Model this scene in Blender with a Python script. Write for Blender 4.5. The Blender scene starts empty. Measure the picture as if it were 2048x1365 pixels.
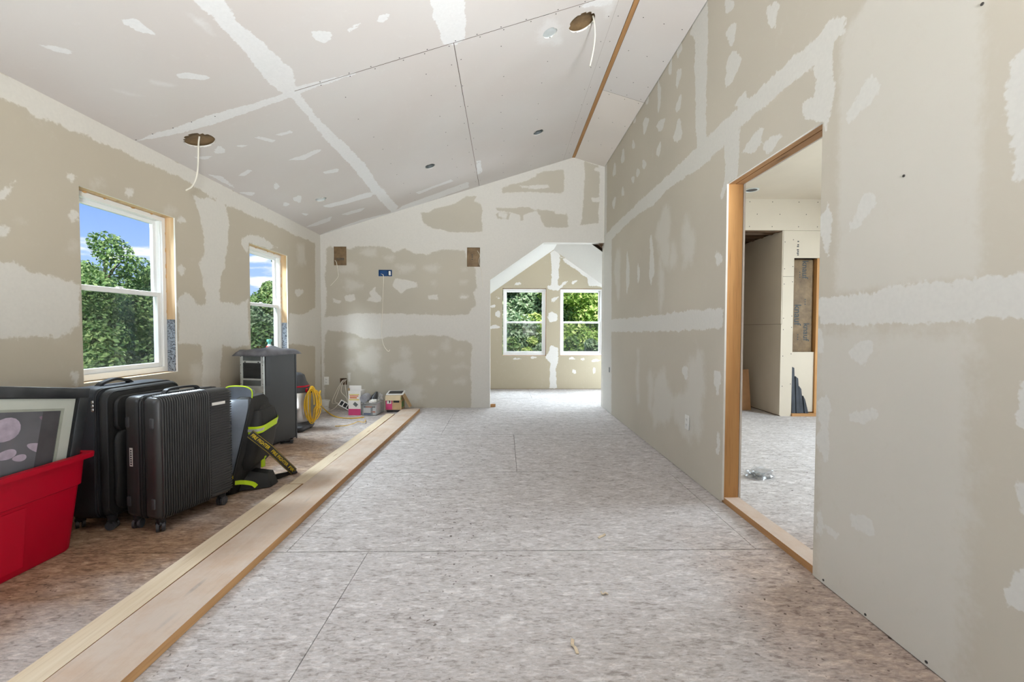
import bpy, bmesh, math, random
import numpy as np
from mathutils import Vector, Matrix, Euler
random.seed(7); RNG = np.random.default_rng(11)
SC = bpy.context.scene
COL = SC.collection
# ------------------------------------------------------------------ camera
CAM_H, FPX = 1.15, 854.635            # eye height (m), focal length in pixels of the 2048x1365 frame
PITCH, YAW, ROLL = .0282, .0170, .0024
_f = np.array([math.sin(YAW)*math.cos(PITCH), math.cos(YAW)*math.cos(PITCH), -math.sin(PITCH)])
_r = np.array([math.cos(YAW), -math.sin(YAW), 0.0]); _u = np.cross(_r, _f)
FW = _f; RT = _r*math.cos(ROLL)+_u*math.sin(ROLL); UP = -_r*math.sin(ROLL)+_u*math.cos(ROLL)
CP = np.array([0, 0, CAM_H])
cam_d = bpy.data.cameras.new('camera'); cam = bpy.data.objects.new('camera', cam_d); COL.objects.link(cam)
cam_d.sensor_width = 36; cam_d.lens = FPX/2048*36; cam_d.clip_start = .02; cam_d.clip_end = 500
M = Matrix.Identity(4)
for i in range(3):
    M[i][0] = RT[i]; M[i][1] = UP[i]; M[i][2] = -FW[i]; M[i][3] = CP[i]
cam.matrix_world = M
SC.camera = cam
def ray(x, y): return FW+RT*((x-1024)/FPX)+UP*((682.5-y)/FPX)
def on(x, y, ax, val):                # pixel -> point on the plane ax = val
    d = ray(x, y); i = 'xyz'.index(ax); return CP+d*((val-CP[i])/d[i])
def onp(x, y, P, N):                  # pixel -> point on the plane through P with normal N
    d = ray(x, y); P = np.asarray(P, float); N = np.asarray(N, float); return CP+d*(((P-CP)@N)/(d@N))
# ------------------------------------------------------------------ room dimensions
XL, XR, YB, YA, YREAR = -2.646, 1.439, 6.207, 8.122, -2.6
ZL, XRIDGE, ZRIDGE, ZR = 2.49, .985, 3.622, 3.49
SL = (ZRIDGE-ZL)/(XRIDGE-XL); SR = (ZR-ZRIDGE)/(XR-XRIDGE)
XR2, XE, ZC2 = 1.565, 5.3, 2.86       # far face of the partition, end of the next room, its ceiling
# ------------------------------------------------------------------ world, sun, added daylight lamps, exposure
def N(nt, typ, props=None, **inp):
    n = nt.nodes.new(typ)
    for k, v in (props or {}).items(): setattr(n, k, v)
    for k, v in inp.items():
        key = int(k[1:]) if k[0] == 'i' and k[1:].isdigit() else k.replace('_', ' ')
        s = n.inputs[key]
        if isinstance(v, bpy.types.NodeSocket): nt.links.new(v, s)
        elif isinstance(v, bpy.types.Node): nt.links.new(v.outputs[0], s)
        else:
            if s.type == 'RGBA' and len(v) == 3: v = (*v, 1)
            s.default_value = v
    return n
def ramp(nt, fac, stops, interp='LINEAR'):
    n = nt.nodes.new('ShaderNodeValToRGB'); n.color_ramp.interpolation = interp
    el = n.color_ramp.elements
    while len(el) < len(stops): el.new(.5)
    for e, (p, c) in zip(el, stops):
        e.position = p; e.color = (*c, 1) if len(c) == 3 else c
    nt.links.new(fac if isinstance(fac, bpy.types.NodeSocket) else fac.outputs[0], n.inputs[0]); return n
def mix(nt, fac, a, b, mode='MIX'):
    n = nt.nodes.new('ShaderNodeMix'); n.data_type = 'RGBA'; n.blend_type = mode
    for s, v in ((n.inputs[0], fac), (n.inputs[6], a), (n.inputs[7], b)):
        if isinstance(v, bpy.types.NodeSocket): nt.links.new(v, s)
        elif isinstance(v, bpy.types.Node): nt.links.new(v.outputs[0], s)
        elif s.type == 'RGBA': s.default_value = (*v, 1)
        else: s.default_value = v
    return n.outputs[2]
def math_(nt, op, a, b=0.0, c=None, clamp=False):
    n = nt.nodes.new('ShaderNodeMath'); n.operation = op; n.use_clamp = clamp
    for s, v in zip(n.inputs, (a, b, c)):
        if v is None: continue
        if isinstance(v, bpy.types.NodeSocket): nt.links.new(v, s)
        elif isinstance(v, bpy.types.Node): nt.links.new(v.outputs[0], s)
        else: s.default_value = v
    return n.outputs[0]
def mrange(nt, v, a, b, c=0.0, d=1.0, smooth=False):
    n = nt.nodes.new('ShaderNodeMapRange'); n.interpolation_type = 'SMOOTHSTEP' if smooth else 'LINEAR'
    nt.links.new(v if isinstance(v, bpy.types.NodeSocket) else v.outputs[0], n.inputs[0])
    for i, x in enumerate((a, b, c, d)): n.inputs[i+1].default_value = x
    return n.outputs[0]

W = bpy.data.worlds.new('world'); SC.world = W; W.use_nodes = True
wt = W.node_tree; wt.nodes.clear()
tc = N(wt, 'ShaderNodeTexCoord'); sep = N(wt, 'ShaderNodeSeparateXYZ', Vector=tc.outputs['Generated'])
el_ = math_(wt, 'MAXIMUM', sep.outputs[2], 0.0)
sky = ramp(wt, el_, [(0, (.62, .76, .98)), (.12, (.40, .60, .98)), (.32, (.13, .30, .86)), (1, (.06, .16, .62))])
den = math_(wt, 'ADD', el_, .16)
cx_ = math_(wt, 'DIVIDE', sep.outputs[0], den); cy_ = math_(wt, 'DIVIDE', sep.outputs[1], den)
cv = N(wt, 'ShaderNodeCombineXYZ', X=cx_, Y=cy_, Z=3.35)
cn = N(wt, 'ShaderNodeTexNoise', Vector=cv.outputs[0], Scale=1.35, Detail=7.0, Roughness=.52)
cl = mrange(wt, cn.outputs[0], .53, .61, 0, 1, True)
skyc = mix(wt, cl, sky.outputs[0], (1.05, 1.07, 1.12))
bg = N(wt, 'ShaderNodeBackground', Color=skyc, Strength=1.0)
wo = N(wt, 'ShaderNodeOutputWorld'); wt.links.new(bg.outputs[0], wo.inputs[0])

def lamp(name, kind, energy, loc, direction, color=(1, 1, 1), size=None, angle=None):
    d = bpy.data.lights.new(name, kind); d.energy = energy; d.color = color
    if size: d.shape = 'RECTANGLE'; d.size, d.size_y = size
    if angle is not None: d.angle = angle
    o = bpy.data.objects.new(name, d); COL.objects.link(o); o.location = loc
    o.rotation_euler = Vector(direction).to_track_quat('-Z', 'Y').to_euler()
    return o
lamp('sun', 'SUN', 8.0, (0, 0, 12), (-.12, .70, -.70), (1, .96, .88), angle=.01)
# daylight stand-ins
DAY = (.80, .92, 1)
for yc in (3.11, 4.88): lamp('added_daylight_side', 'AREA', 290, (XL-.80, yc, 2.85), (1, 0, -.80), DAY, (1.0, .9))
for yc in (1.338, -.434): lamp('added_daylight_side', 'AREA', 15, (XL-.06, yc, 1.415), (1, 0, 0), DAY, (1.2, .74))
lamp('added_daylight_alcove', 'AREA', 400, (.9, YA+.95, 2.62), (0, -1, -.62), DAY, (2.4, .9))
lamp('added_daylight_rear', 'AREA', 8, (-.6, YREAR-.06, 1.5), (0, 1, 0), DAY, (2.3, 1.5))
lamp('daylight_next_room', 'AREA', 172, (XE+.06, 3.3, 1.55), (-1, 0, -.5), DAY, (1.4, 1.9))
lamp('added_daylight_knee', 'AREA', 48, (2.78, 7.3, .82), (-1, 0, .08), DAY, (.75, .8))
fl_ = lamp('added_bounce_fill', 'AREA', 108, (1.05, -2.0, 1.15), (-.48, 1.65, 1), (.93, .97, 1), (.6, .6)); fl_.data.spread = math.radians(84)  # added bare lamp behind the camera, aimed up to brighten the ceiling
SC.view_settings.view_transform = 'Standard'; SC.view_settings.look = 'None'
SC.view_settings.exposure = 0.21; SC.view_settings.gamma = 1.0; SC.view_settings.use_curve_mapping = False
cy = SC.cycles
cy.use_denoising = True; cy.max_bounces = 8; cy.diffuse_bounces = 4; cy.adaptive_threshold = .04; cy.transparent_max_bounces = 16
cy.caustics_reflective = False; cy.caustics_refractive = False; cy.sample_clamp_indirect = 8

# ------------------------------------------------------------------ materials
def mat(name):
    m = bpy.data.materials.new(name); m.use_nodes = True
    nt = m.node_tree; nt.nodes.clear()
    out = nt.nodes.new('ShaderNodeOutputMaterial'); b = nt.nodes.new('ShaderNodeBsdfPrincipled')
    nt.links.new(b.outputs[0], out.inputs[0]); return m, nt, b
def setb(nt, b, **kw):
    for k, v in kw.items():
        s = b.inputs[k.replace('_', ' ')]
        if isinstance(v, bpy.types.NodeSocket): nt.links.new(v, s)
        else: s.default_value = (*v, 1) if s.type == 'RGBA' and len(v) == 3 else v
def bump(nt, b, h, strength=.3, dist=.01):
    n = N(nt, 'ShaderNodeBump', Strength=strength, Distance=dist, Height=h)
    nt.links.new(n.outputs[0], b.inputs['Normal'])
def srgb(r, g, b_):
    f = lambda c: (c/255/12.92) if c/255 <= .04045 else ((c/255+.055)/1.055)**2.4
    return (f(r), f(g), f(b_))
def plain(name, col, rough=.6, metal=0.0, var=.08, scale=12.0, bumps=0.0, spec=None, coat=0.0):
    m, nt, b = mat(name)
    t = N(nt, 'ShaderNodeTexCoord')
    no = N(nt, 'ShaderNodeTexNoise', Vector=t.outputs['Object'], Scale=scale, Detail=4.0)
    v = mrange(nt, no.outputs[0], .3, .7, 1-var, 1+var)
    c = N(nt, 'ShaderNodeVectorMath', {'operation': 'SCALE'}, i0=col, Scale=v)
    setb(nt, b, Base_Color=c.outputs[0], Roughness=rough, Metallic=metal, Coat_Weight=coat)
    if spec is not None: b.inputs['Specular IOR Level'].default_value = spec
    if bumps:
        n2 = N(nt, 'ShaderNodeTexNoise', Vector=t.outputs['Object'], Scale=scale*25, Detail=2.0)
        bump(nt, b, n2.outputs[0], bumps, .002)
    return m
def drywall(name, paper, mud, paper2=None, edge=.16):
    m, nt, b = mat(name)
    g = N(nt, 'ShaderNodeNewGeometry').outputs['Position']
    am = N(nt, 'ShaderNodeAttribute', {'attribute_name': 'mud'}).outputs['Fac']
    at = N(nt, 'ShaderNodeAttribute', {'attribute_name': 'thin'}).outputs['Fac']
    n1 = N(nt, 'ShaderNodeTexNoise', Vector=g, Scale=9.0, Detail=3.0, Roughness=.62).outputs[0]
    n2 = N(nt, 'ShaderNodeTexNoise', Vector=g, Scale=55.0, Detail=2.0, Roughness=.6).outputs[0]
    e = math_(nt, 'ADD', math_(nt, 'MULTIPLY', math_(nt, 'SUBTRACT', n1, .5), 2.2), math_(nt, 'MULTIPLY', math_(nt, 'SUBTRACT', n2, .5), 1.1))
    fm = mrange(nt, math_(nt, 'ADD', am, e), -edge, edge, 0, 1, True)
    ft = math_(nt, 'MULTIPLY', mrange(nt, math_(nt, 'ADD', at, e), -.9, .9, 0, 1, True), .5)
    big = N(nt, 'ShaderNodeTexNoise', Vector=g, Scale=1.2, Detail=1.0).outputs[0]
    pap = mix(nt, mrange(nt, big, .35, .65), paper, paper2 or tuple(c*.94 for c in paper))
    mu = mix(nt, mrange(nt, n2, .3, .7), tuple(c*.955 for c in mud), mud)
    c = mix(nt, ft, pap, mud); c = mix(nt, fm, c, mu)
    setb(nt, b, Base_Color=c, Roughness=.88); b.inputs['Specular IOR Level'].default_value = .25
    return m
MAT = {}
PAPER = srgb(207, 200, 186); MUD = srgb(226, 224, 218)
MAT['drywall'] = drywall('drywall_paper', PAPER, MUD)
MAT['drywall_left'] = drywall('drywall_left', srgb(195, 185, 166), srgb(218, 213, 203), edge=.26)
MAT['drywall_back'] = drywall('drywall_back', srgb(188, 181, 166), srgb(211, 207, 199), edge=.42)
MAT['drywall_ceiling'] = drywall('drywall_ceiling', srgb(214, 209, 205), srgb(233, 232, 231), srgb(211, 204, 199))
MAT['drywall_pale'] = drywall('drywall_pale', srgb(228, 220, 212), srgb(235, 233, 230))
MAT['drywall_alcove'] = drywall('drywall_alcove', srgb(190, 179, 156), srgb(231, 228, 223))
MAT['gypsum'] = plain('gypsum_edge', srgb(232, 229, 222), .9, var=.05)

def osb(name):
    m, nt, b = mat(name)
    g = N(nt, 'ShaderNodeNewGeometry').outputs['Position']
    oi = N(nt, 'ShaderNodeObjectInfo').outputs['Random']
    off = N(nt, 'ShaderNodeCombineXYZ', X=math_(nt, 'MULTIPLY', oi, 37.0), Y=math_(nt, 'MULTIPLY', oi, 19.0), Z=0.0)
    pos = N(nt, 'ShaderNodeVectorMath', {'operation': 'ADD'}, i0=g, i1=off.outputs[0]).outputs[0]
    def strands(ang, sx, sy, det=2.0, dist=.35):
        mp = N(nt, 'ShaderNodeMapping', Vector=pos, Rotation=(0, 0, ang), Scale=(sx, sy, 1))
        return N(nt, 'ShaderNodeTexNoise', {'noise_dimensions': '2D'}, Vector=mp.outputs[0], Scale=1.0, Detail=det, Roughness=.6, Distortion=dist).outputs[0]
    def chips(ang, sx, sy):
        mp = N(nt, 'ShaderNodeMapping', Vector=pos, Rotation=(0, 0, ang), Scale=(sx, sy, 1))
        vo = N(nt, 'ShaderNodeTexVoronoi', {'voronoi_dimensions': '2D'}, Vector=mp.outputs[0], Scale=1.0)
        return N(nt, 'ShaderNodeSeparateColor', Color=vo.outputs['Color']).outputs
    s1, s2 = strands(.12, 22, 95, 3.0), strands(.8, 34, 92, 3.0); s3 = strands(-.55, 24, 100, 2.0)
    c1, c2, c3 = chips(.3, 14, 42), chips(-.75, 18, 46), chips(1.25, 30, 62)
    v = math_(nt, 'ADD', math_(nt, 'MULTIPLY', s1, .42), math_(nt, 'MULTIPLY', s2, .58))
    v = math_(nt, 'ADD', v, math_(nt, 'MULTIPLY', math_(nt, 'SUBTRACT', c1[0], .5), .17))
    v = math_(nt, 'ADD', v, math_(nt, 'MULTIPLY', math_(nt, 'SUBTRACT', c3[0], .5), .12))
    v = math_(nt, 'ADD', v, math_(nt, 'MULTIPLY', math_(nt, 'GREATER_THAN', c2[0], .84), .12))
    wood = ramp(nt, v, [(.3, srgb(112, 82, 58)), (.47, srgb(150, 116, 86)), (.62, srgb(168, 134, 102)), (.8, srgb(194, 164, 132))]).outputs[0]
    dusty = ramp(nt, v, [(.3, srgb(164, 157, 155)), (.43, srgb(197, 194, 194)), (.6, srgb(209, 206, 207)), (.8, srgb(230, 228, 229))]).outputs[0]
    # drywall powder over the walkway; cleaner wood plus painted shade by the luggage and near partition
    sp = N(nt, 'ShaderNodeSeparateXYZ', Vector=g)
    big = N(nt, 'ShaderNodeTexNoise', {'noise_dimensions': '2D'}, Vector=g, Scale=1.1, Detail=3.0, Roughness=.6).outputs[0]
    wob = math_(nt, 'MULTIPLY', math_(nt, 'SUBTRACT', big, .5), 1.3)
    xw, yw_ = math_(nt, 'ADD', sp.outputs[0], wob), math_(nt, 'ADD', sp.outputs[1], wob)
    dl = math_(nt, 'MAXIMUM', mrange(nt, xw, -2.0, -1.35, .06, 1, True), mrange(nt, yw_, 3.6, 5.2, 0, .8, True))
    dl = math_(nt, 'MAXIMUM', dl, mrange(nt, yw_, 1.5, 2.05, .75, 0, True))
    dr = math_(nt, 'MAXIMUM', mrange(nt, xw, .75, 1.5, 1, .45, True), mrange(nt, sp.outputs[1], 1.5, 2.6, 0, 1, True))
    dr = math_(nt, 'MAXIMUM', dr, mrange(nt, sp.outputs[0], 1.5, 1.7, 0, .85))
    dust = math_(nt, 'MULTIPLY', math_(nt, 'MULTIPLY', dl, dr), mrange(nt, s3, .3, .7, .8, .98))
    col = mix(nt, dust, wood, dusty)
    col = mix(nt, mrange(nt, s3, .62, .74, 0, .42), col, srgb(120, 98, 84))
    hair = mrange(nt, math_(nt, 'ABSOLUTE', math_(nt, 'SUBTRACT', s2, .47)), 0.0, .016, .42, 0)
    col = mix(nt, hair, col, srgb(126, 106, 92))
    spk = mrange(nt, N(nt, 'ShaderNodeTexNoise', {'noise_dimensions': '2D'}, Vector=g, Scale=42.0, Detail=1.0).outputs[0], .74, .79, 0, 1)
    col = mix(nt, math_(nt, 'MULTIPLY', spk, mrange(nt, big, .4, .65, .1, .8)), col, srgb(66, 48, 38))
    setb(nt, b, Base_Color=col, Roughness=.85); b.inputs['Specular IOR Level'].default_value = .3
    bump(nt, b, s1, .25, .003)
    return m
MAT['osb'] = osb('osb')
def lumber(name, c0, c1, dark, axis='y', dustc=None, rough=.7, knots=.8):
    m, nt, b = mat(name)
    t = N(nt, 'ShaderNodeTexCoord').outputs['Object']
    sc = {'x': (1.2, 26, 26), 'y': (26, 1.2, 26), 'z': (26, 26, 1.2)}[axis]
    mp = N(nt, 'ShaderNodeMapping', Vector=t, Scale=sc)
    n1 = N(nt, 'ShaderNodeTexNoise', Vector=mp.outputs[0], Scale=1.0, Detail=6.0, Roughness=.6, Distortion=.6).outputs[0]
    n2 = N(nt, 'ShaderNodeTexNoise', Vector=mp.outputs[0], Scale=5.0, Detail=3.0).outputs[0]
    c = mix(nt, mrange(nt, n1, .3, .7), c0, c1)
    c = mix(nt, math_(nt, 'MULTIPLY', mrange(nt, n2, .55, .8), .35), c, dark)
    ks = {'x': (1.1, 6, 6), 'y': (6, 1.1, 6), 'z': (6, 6, 1.1)}[axis]
    km = N(nt, 'ShaderNodeMapping', Vector=t, Scale=tuple(k*1.6 for k in ks))
    kv = N(nt, 'ShaderNodeTexVoronoi', Vector=km.outputs[0], Scale=1.0)
    kf = mrange(nt, math_(nt, 'ADD', kv.outputs[0], math_(nt, 'MULTIPLY', n1, .1)), .1, .2, knots, 0, True)
    c = mix(nt, kf, c, dark)
    if dustc:
        dn = N(nt, 'ShaderNodeTexNoise', Vector=t, Scale=4.0, Detail=6.0, Roughness=.7).outputs[0]
        c = mix(nt, mrange(nt, dn, .3, .6, .3, .72), c, dustc)
    setb(nt, b, Base_Color=c, Roughness=rough); bump(nt, b, n2, .12, .002)
    return m
PINE0, PINE1, PINED = srgb(222, 190, 146), srgb(205, 165, 115), srgb(140, 92, 55)
MAT['pine_x'] = lumber('pine_x', srgb(190, 145, 95), srgb(172, 124, 76), srgb(96, 62, 36), 'x')
MAT['pine_y'] = lumber('pine_y', srgb(226, 210, 186), srgb(214, 194, 164), srgb(168, 134, 98), 'y')
MAT['pine_z'] = lumber('pine_z', srgb(200, 152, 96), srgb(184, 132, 78), srgb(110, 72, 42), 'z')
MAT['pine_edge'] = lumber('pine_edge', srgb(190, 146, 98), srgb(168, 122, 76), srgb(110, 74, 44), 'y')
MAT['ridge'] = lumber('ridge_wood', srgb(184, 140, 92), srgb(160, 116, 72), srgb(84, 56, 34), 'y')
MAT['board'] = lumber('dusty_board', srgb(200, 165, 130), srgb(182, 144, 108), srgb(112, 80, 58), 'y', srgb(214, 204, 195), knots=.9)
MAT['dark_wood'] = lumber('dark_wood', srgb(105, 78, 52), srgb(84, 60, 40), srgb(50, 36, 24), 'x')
MAT['osb_reveal'] = lumber('osb_reveal', srgb(226, 198, 160), srgb(200, 164, 120), srgb(150, 108, 70), 'z', rough=.8)
MAT['vinyl'] = plain('white_vinyl', srgb(240, 240, 238), .35, var=.01)
MAT['white_plastic'] = plain('white_plastic', srgb(236, 235, 230), .4, var=.02)
MAT['cable'] = plain('cable_white', srgb(226, 220, 206), .5, var=.02)
MAT['black_plastic'] = plain('black_plastic', (.018, .018, .02), .42, var=.1)
MAT['hardshell'] = plain('hardshell', (.042, .041, .041), .36, var=.12, scale=5, bumps=.08)
MAT['fabric'] = plain('black_fabric', (.017, .0165, .016), .62, var=.2, scale=8, bumps=.5)
MAT['fabric2'] = plain('black_fabric_sheen', (.03, .034, .042), .45, var=.2, scale=8, bumps=.3)
MAT['sheen'] = plain('sheen_grey_fabric', (.2, .225, .27), .32, var=.2, scale=6, bumps=.2)  # reflected window light on the bag is put into this base colour
MAT['grey_fabric'] = plain('grey_cloth', (.33, .33, .36), .45, var=.25, scale=9, bumps=.4)
MAT['red'] = plain('red_plastic', srgb(184, 0, 36), .5, var=.05, scale=4, spec=.25)
MAT['steel'] = plain('galvanised_steel', (.68, .71, .70), .42, .3, var=.12, scale=10)
MAT['chrome'] = plain('chrome', (.7, .7, .72), .2, 1.0, var=.05)
MAT['tank'] = plain('stainless_tank', (.72, .72, .73), .28, .8, var=.08)
MAT['dark_metal'] = plain('dark_painted_steel', (.034, .033, .032), .45, .1, var=.12, scale=3)
MAT['mesh_grey'] = plain('grey_mesh', (.2, .22, .22), .5, .4, var=.15)
MAT['mesh_dark'] = plain('dark_mesh', (.03, .032, .034), .4, .2, var=.3, scale=9)
MAT['dark_grey'] = plain('dark_grey_plastic', (.06, .06, .065), .5, var=.15)
MAT['yellow'] = plain('yellow_cord', srgb(226, 180, 40), .5, var=.08)
MAT['lime'] = plain('lime_reflective', srgb(200, 232, 20), .5, var=.05)
MAT['silver_tape'] = plain('silver_reflective', srgb(190, 190, 185), .4, .3, var=.05)
MAT['yellow_print'] = plain('yellow_print', srgb(225, 200, 40), .6, var=.03)
MAT['cardboard'] = plain('cardboard', srgb(190, 160, 120), .8, var=.08, bumps=.2)
MAT['pink'] = plain('pink_print', srgb(206, 70, 120), .5, var=.06)
MAT['orange'] = plain('orange_print', srgb(220, 110, 40), .5, var=.05)
MAT['green'] = plain('green_print', srgb(100, 150, 70), .5, var=.1)
MAT['yellow_label'] = plain('yellow_label', srgb(220, 200, 110), .5, var=.06)
MAT['blue'] = plain('blue_plastic', srgb(20, 74, 130), .45, var=.1)
MAT['ink'] = plain('dark_ink', (.03, .03, .035), .6, var=.1)
MAT['sticker'] = plain('sticker_paper', srgb(232, 228, 222), .6, var=.04)
MAT['mat_board'] = plain('cream_mat_board', srgb(214, 212, 200), .8, var=.03)
MAT['screw'] = plain('screw_head', (.05, .045, .04), .6, var=.1)
MAT['tile_brown'] = plain('brown_board', srgb(176, 132, 92), .7, var=.1)
MAT['foam_dark'] = plain('charcoal_membrane', (.04, .045, .055), .6, var=.3, bumps=.4)
MAT['pale_cap'] = plain('pale_grey_cap', srgb(200, 206, 206), .6, var=.08)
MAT['teal'] = plain('teal_plastic', srgb(120, 200, 185), .4, var=.03)
MAT['red_label'] = plain('red_label', srgb(214, 70, 60), .45, var=.03)
def kraft():
    m, nt, b = mat('kraft_insulation')
    t = N(nt, 'ShaderNodeTexCoord').outputs['Object']
    n1 = N(nt, 'ShaderNodeTexNoise', Vector=t, Scale=9.0, Detail=5.0, Roughness=.65).outputs[0]
    c = mix(nt, mrange(nt, n1, .3, .7), srgb(98, 77, 52), srgb(138, 113, 80))
    setb(nt, b, Base_Color=c, Roughness=.6); bump(nt, b, n1, .5, .02); return m
MAT['kraft'] = kraft()
MAT['kraft_smudge'] = plain('kraft_smudge', srgb(92, 80, 64), .7, var=.25, scale=40)
MAT['kraft_ink'] = plain('kraft_ink', srgb(62, 66, 66), .7, var=.1)
def flashing():
    m, nt, b = mat('flashing_tape')
    t = N(nt, 'ShaderNodeTexCoord').outputs['Object']
    n1 = N(nt, 'ShaderNodeTexNoise', Vector=t, Scale=18.0, Detail=2.0, Distortion=2.0).outputs[0]
    w = math_(nt, 'ABSOLUTE', math_(nt, 'SUBTRACT', n1, .5))
    c = mix(nt, mrange(nt, w, .01, .045), (.02, .025, .03), srgb(150, 158, 168))
    setb(nt, b, Base_Color=c, Roughness=.4); return m
MAT['flashing'] = flashing()
def glass(name, tint, alpha_refl=1.0):
    m, nt, b = mat(name); nt.nodes.remove(b)
    out = [n for n in nt.nodes if n.type == 'OUTPUT_MATERIAL'][0]
    tr = N(nt, 'ShaderNodeBsdfTransparent', Color=tint); gl = N(nt, 'ShaderNodeBsdfGlossy', Roughness=.02)
    fr = N(nt, 'ShaderNodeFresnel', IOR=1.35)
    mx = N(nt, 'ShaderNodeMixShader', i0=math_(nt, 'MULTIPLY', fr.outputs[0], alpha_refl), i1=tr.outputs[0], i2=gl.outputs[0])
    nt.links.new(mx.outputs[0], out.inputs[0]); return m
MAT['glass'] = glass('window_glass', (.96, .97, .97), .03)
MAT['screen'] = None
def screen_mat(name, col, cover):
    m, nt, b = mat(name); nt.nodes.remove(b)
    out = [n for n in nt.nodes if n.type == 'OUTPUT_MATERIAL'][0]
    tr = N(nt, 'ShaderNodeBsdfTransparent'); df = N(nt, 'ShaderNodeBsdfDiffuse', Color=col)
    mx = N(nt, 'ShaderNodeMixShader', i0=cover, i1=tr.outputs[0], i2=df.outputs[0])
    nt.links.new(mx.outputs[0], out.inputs[0]); return m
MAT['screen'] = screen_mat('insect_screen', (.07, .07, .07), .26)
def film(name, cover=.4):
    m, nt, b = mat(name); nt.nodes.remove(b)
    out = [n for n in nt.nodes if n.type == 'OUTPUT_MATERIAL'][0]
    tr = N(nt, 'ShaderNodeBsdfTransparent', Color=(.93, .94, .95)); gl = N(nt, 'ShaderNodeBsdfGlossy', Roughness=.15)
    df = N(nt, 'ShaderNodeBsdfDiffuse', Color=(.75, .76, .78))
    a = N(nt, 'ShaderNodeMixShader', i0=.45, i1=df.outputs[0], i2=gl.outputs[0])
    mx = N(nt, 'ShaderNodeMixShader', i0=cover, i1=tr.outputs[0], i2=a.outputs[0])
    nt.links.new(mx.outputs[0], out.inputs[0]); return m
MAT['film'] = film('clear_film')
MAT['bin_film'] = film('clear_bin_plastic', .16)
def leaf(name, c0, c1, c2):
    m, nt, b = mat(name)
    r = N(nt, 'ShaderNodeNewGeometry').outputs['Random Per Island']
    c = ramp(nt, r, [(0, c0), (.55, c1), (1, c2)]).outputs[0]
    setb(nt, b, Base_Color=c, Roughness=.55)
    out = [n for n in nt.nodes if n.type == 'OUTPUT_MATERIAL'][0]
    tl = N(nt, 'ShaderNodeBsdfTranslucent', Color=c)
    mx = N(nt, 'ShaderNodeMixShader', i0=.35, i1=b.outputs[0], i2=tl.outputs[0])
    nt.links.new(mx.outputs[0], out.inputs[0]); return m
MAT['leaf_a'] = leaf('leaf_mid', srgb(72, 108, 56), srgb(118, 152, 86), srgb(172, 192, 128))
MAT['leaf_b'] = leaf('leaf_light', srgb(112, 150, 66), srgb(168, 196, 104), srgb(218, 228, 150))
MAT['leaf_c'] = leaf('leaf_blue', srgb(86, 120, 84), srgb(142, 170, 128), srgb(200, 216, 184))
MAT['leaf_d'] = leaf('leaf_dark', srgb(56, 86, 48), srgb(88, 120, 68), srgb(128, 158, 92))
MAT['bark'] = plain('bark', srgb(92, 80, 68), .9, var=.25, scale=8)
MAT['birch'] = plain('birch_bark', srgb(190, 186, 176), .8, var=.2, scale=8)
MAT['lawn'] = plain('lawn', srgb(92, 122, 62), .9, var=.3, scale=2)
MAT['gravel'] = plain('gravel', srgb(168, 160, 152), .9, var=.15, scale=4)

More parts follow.
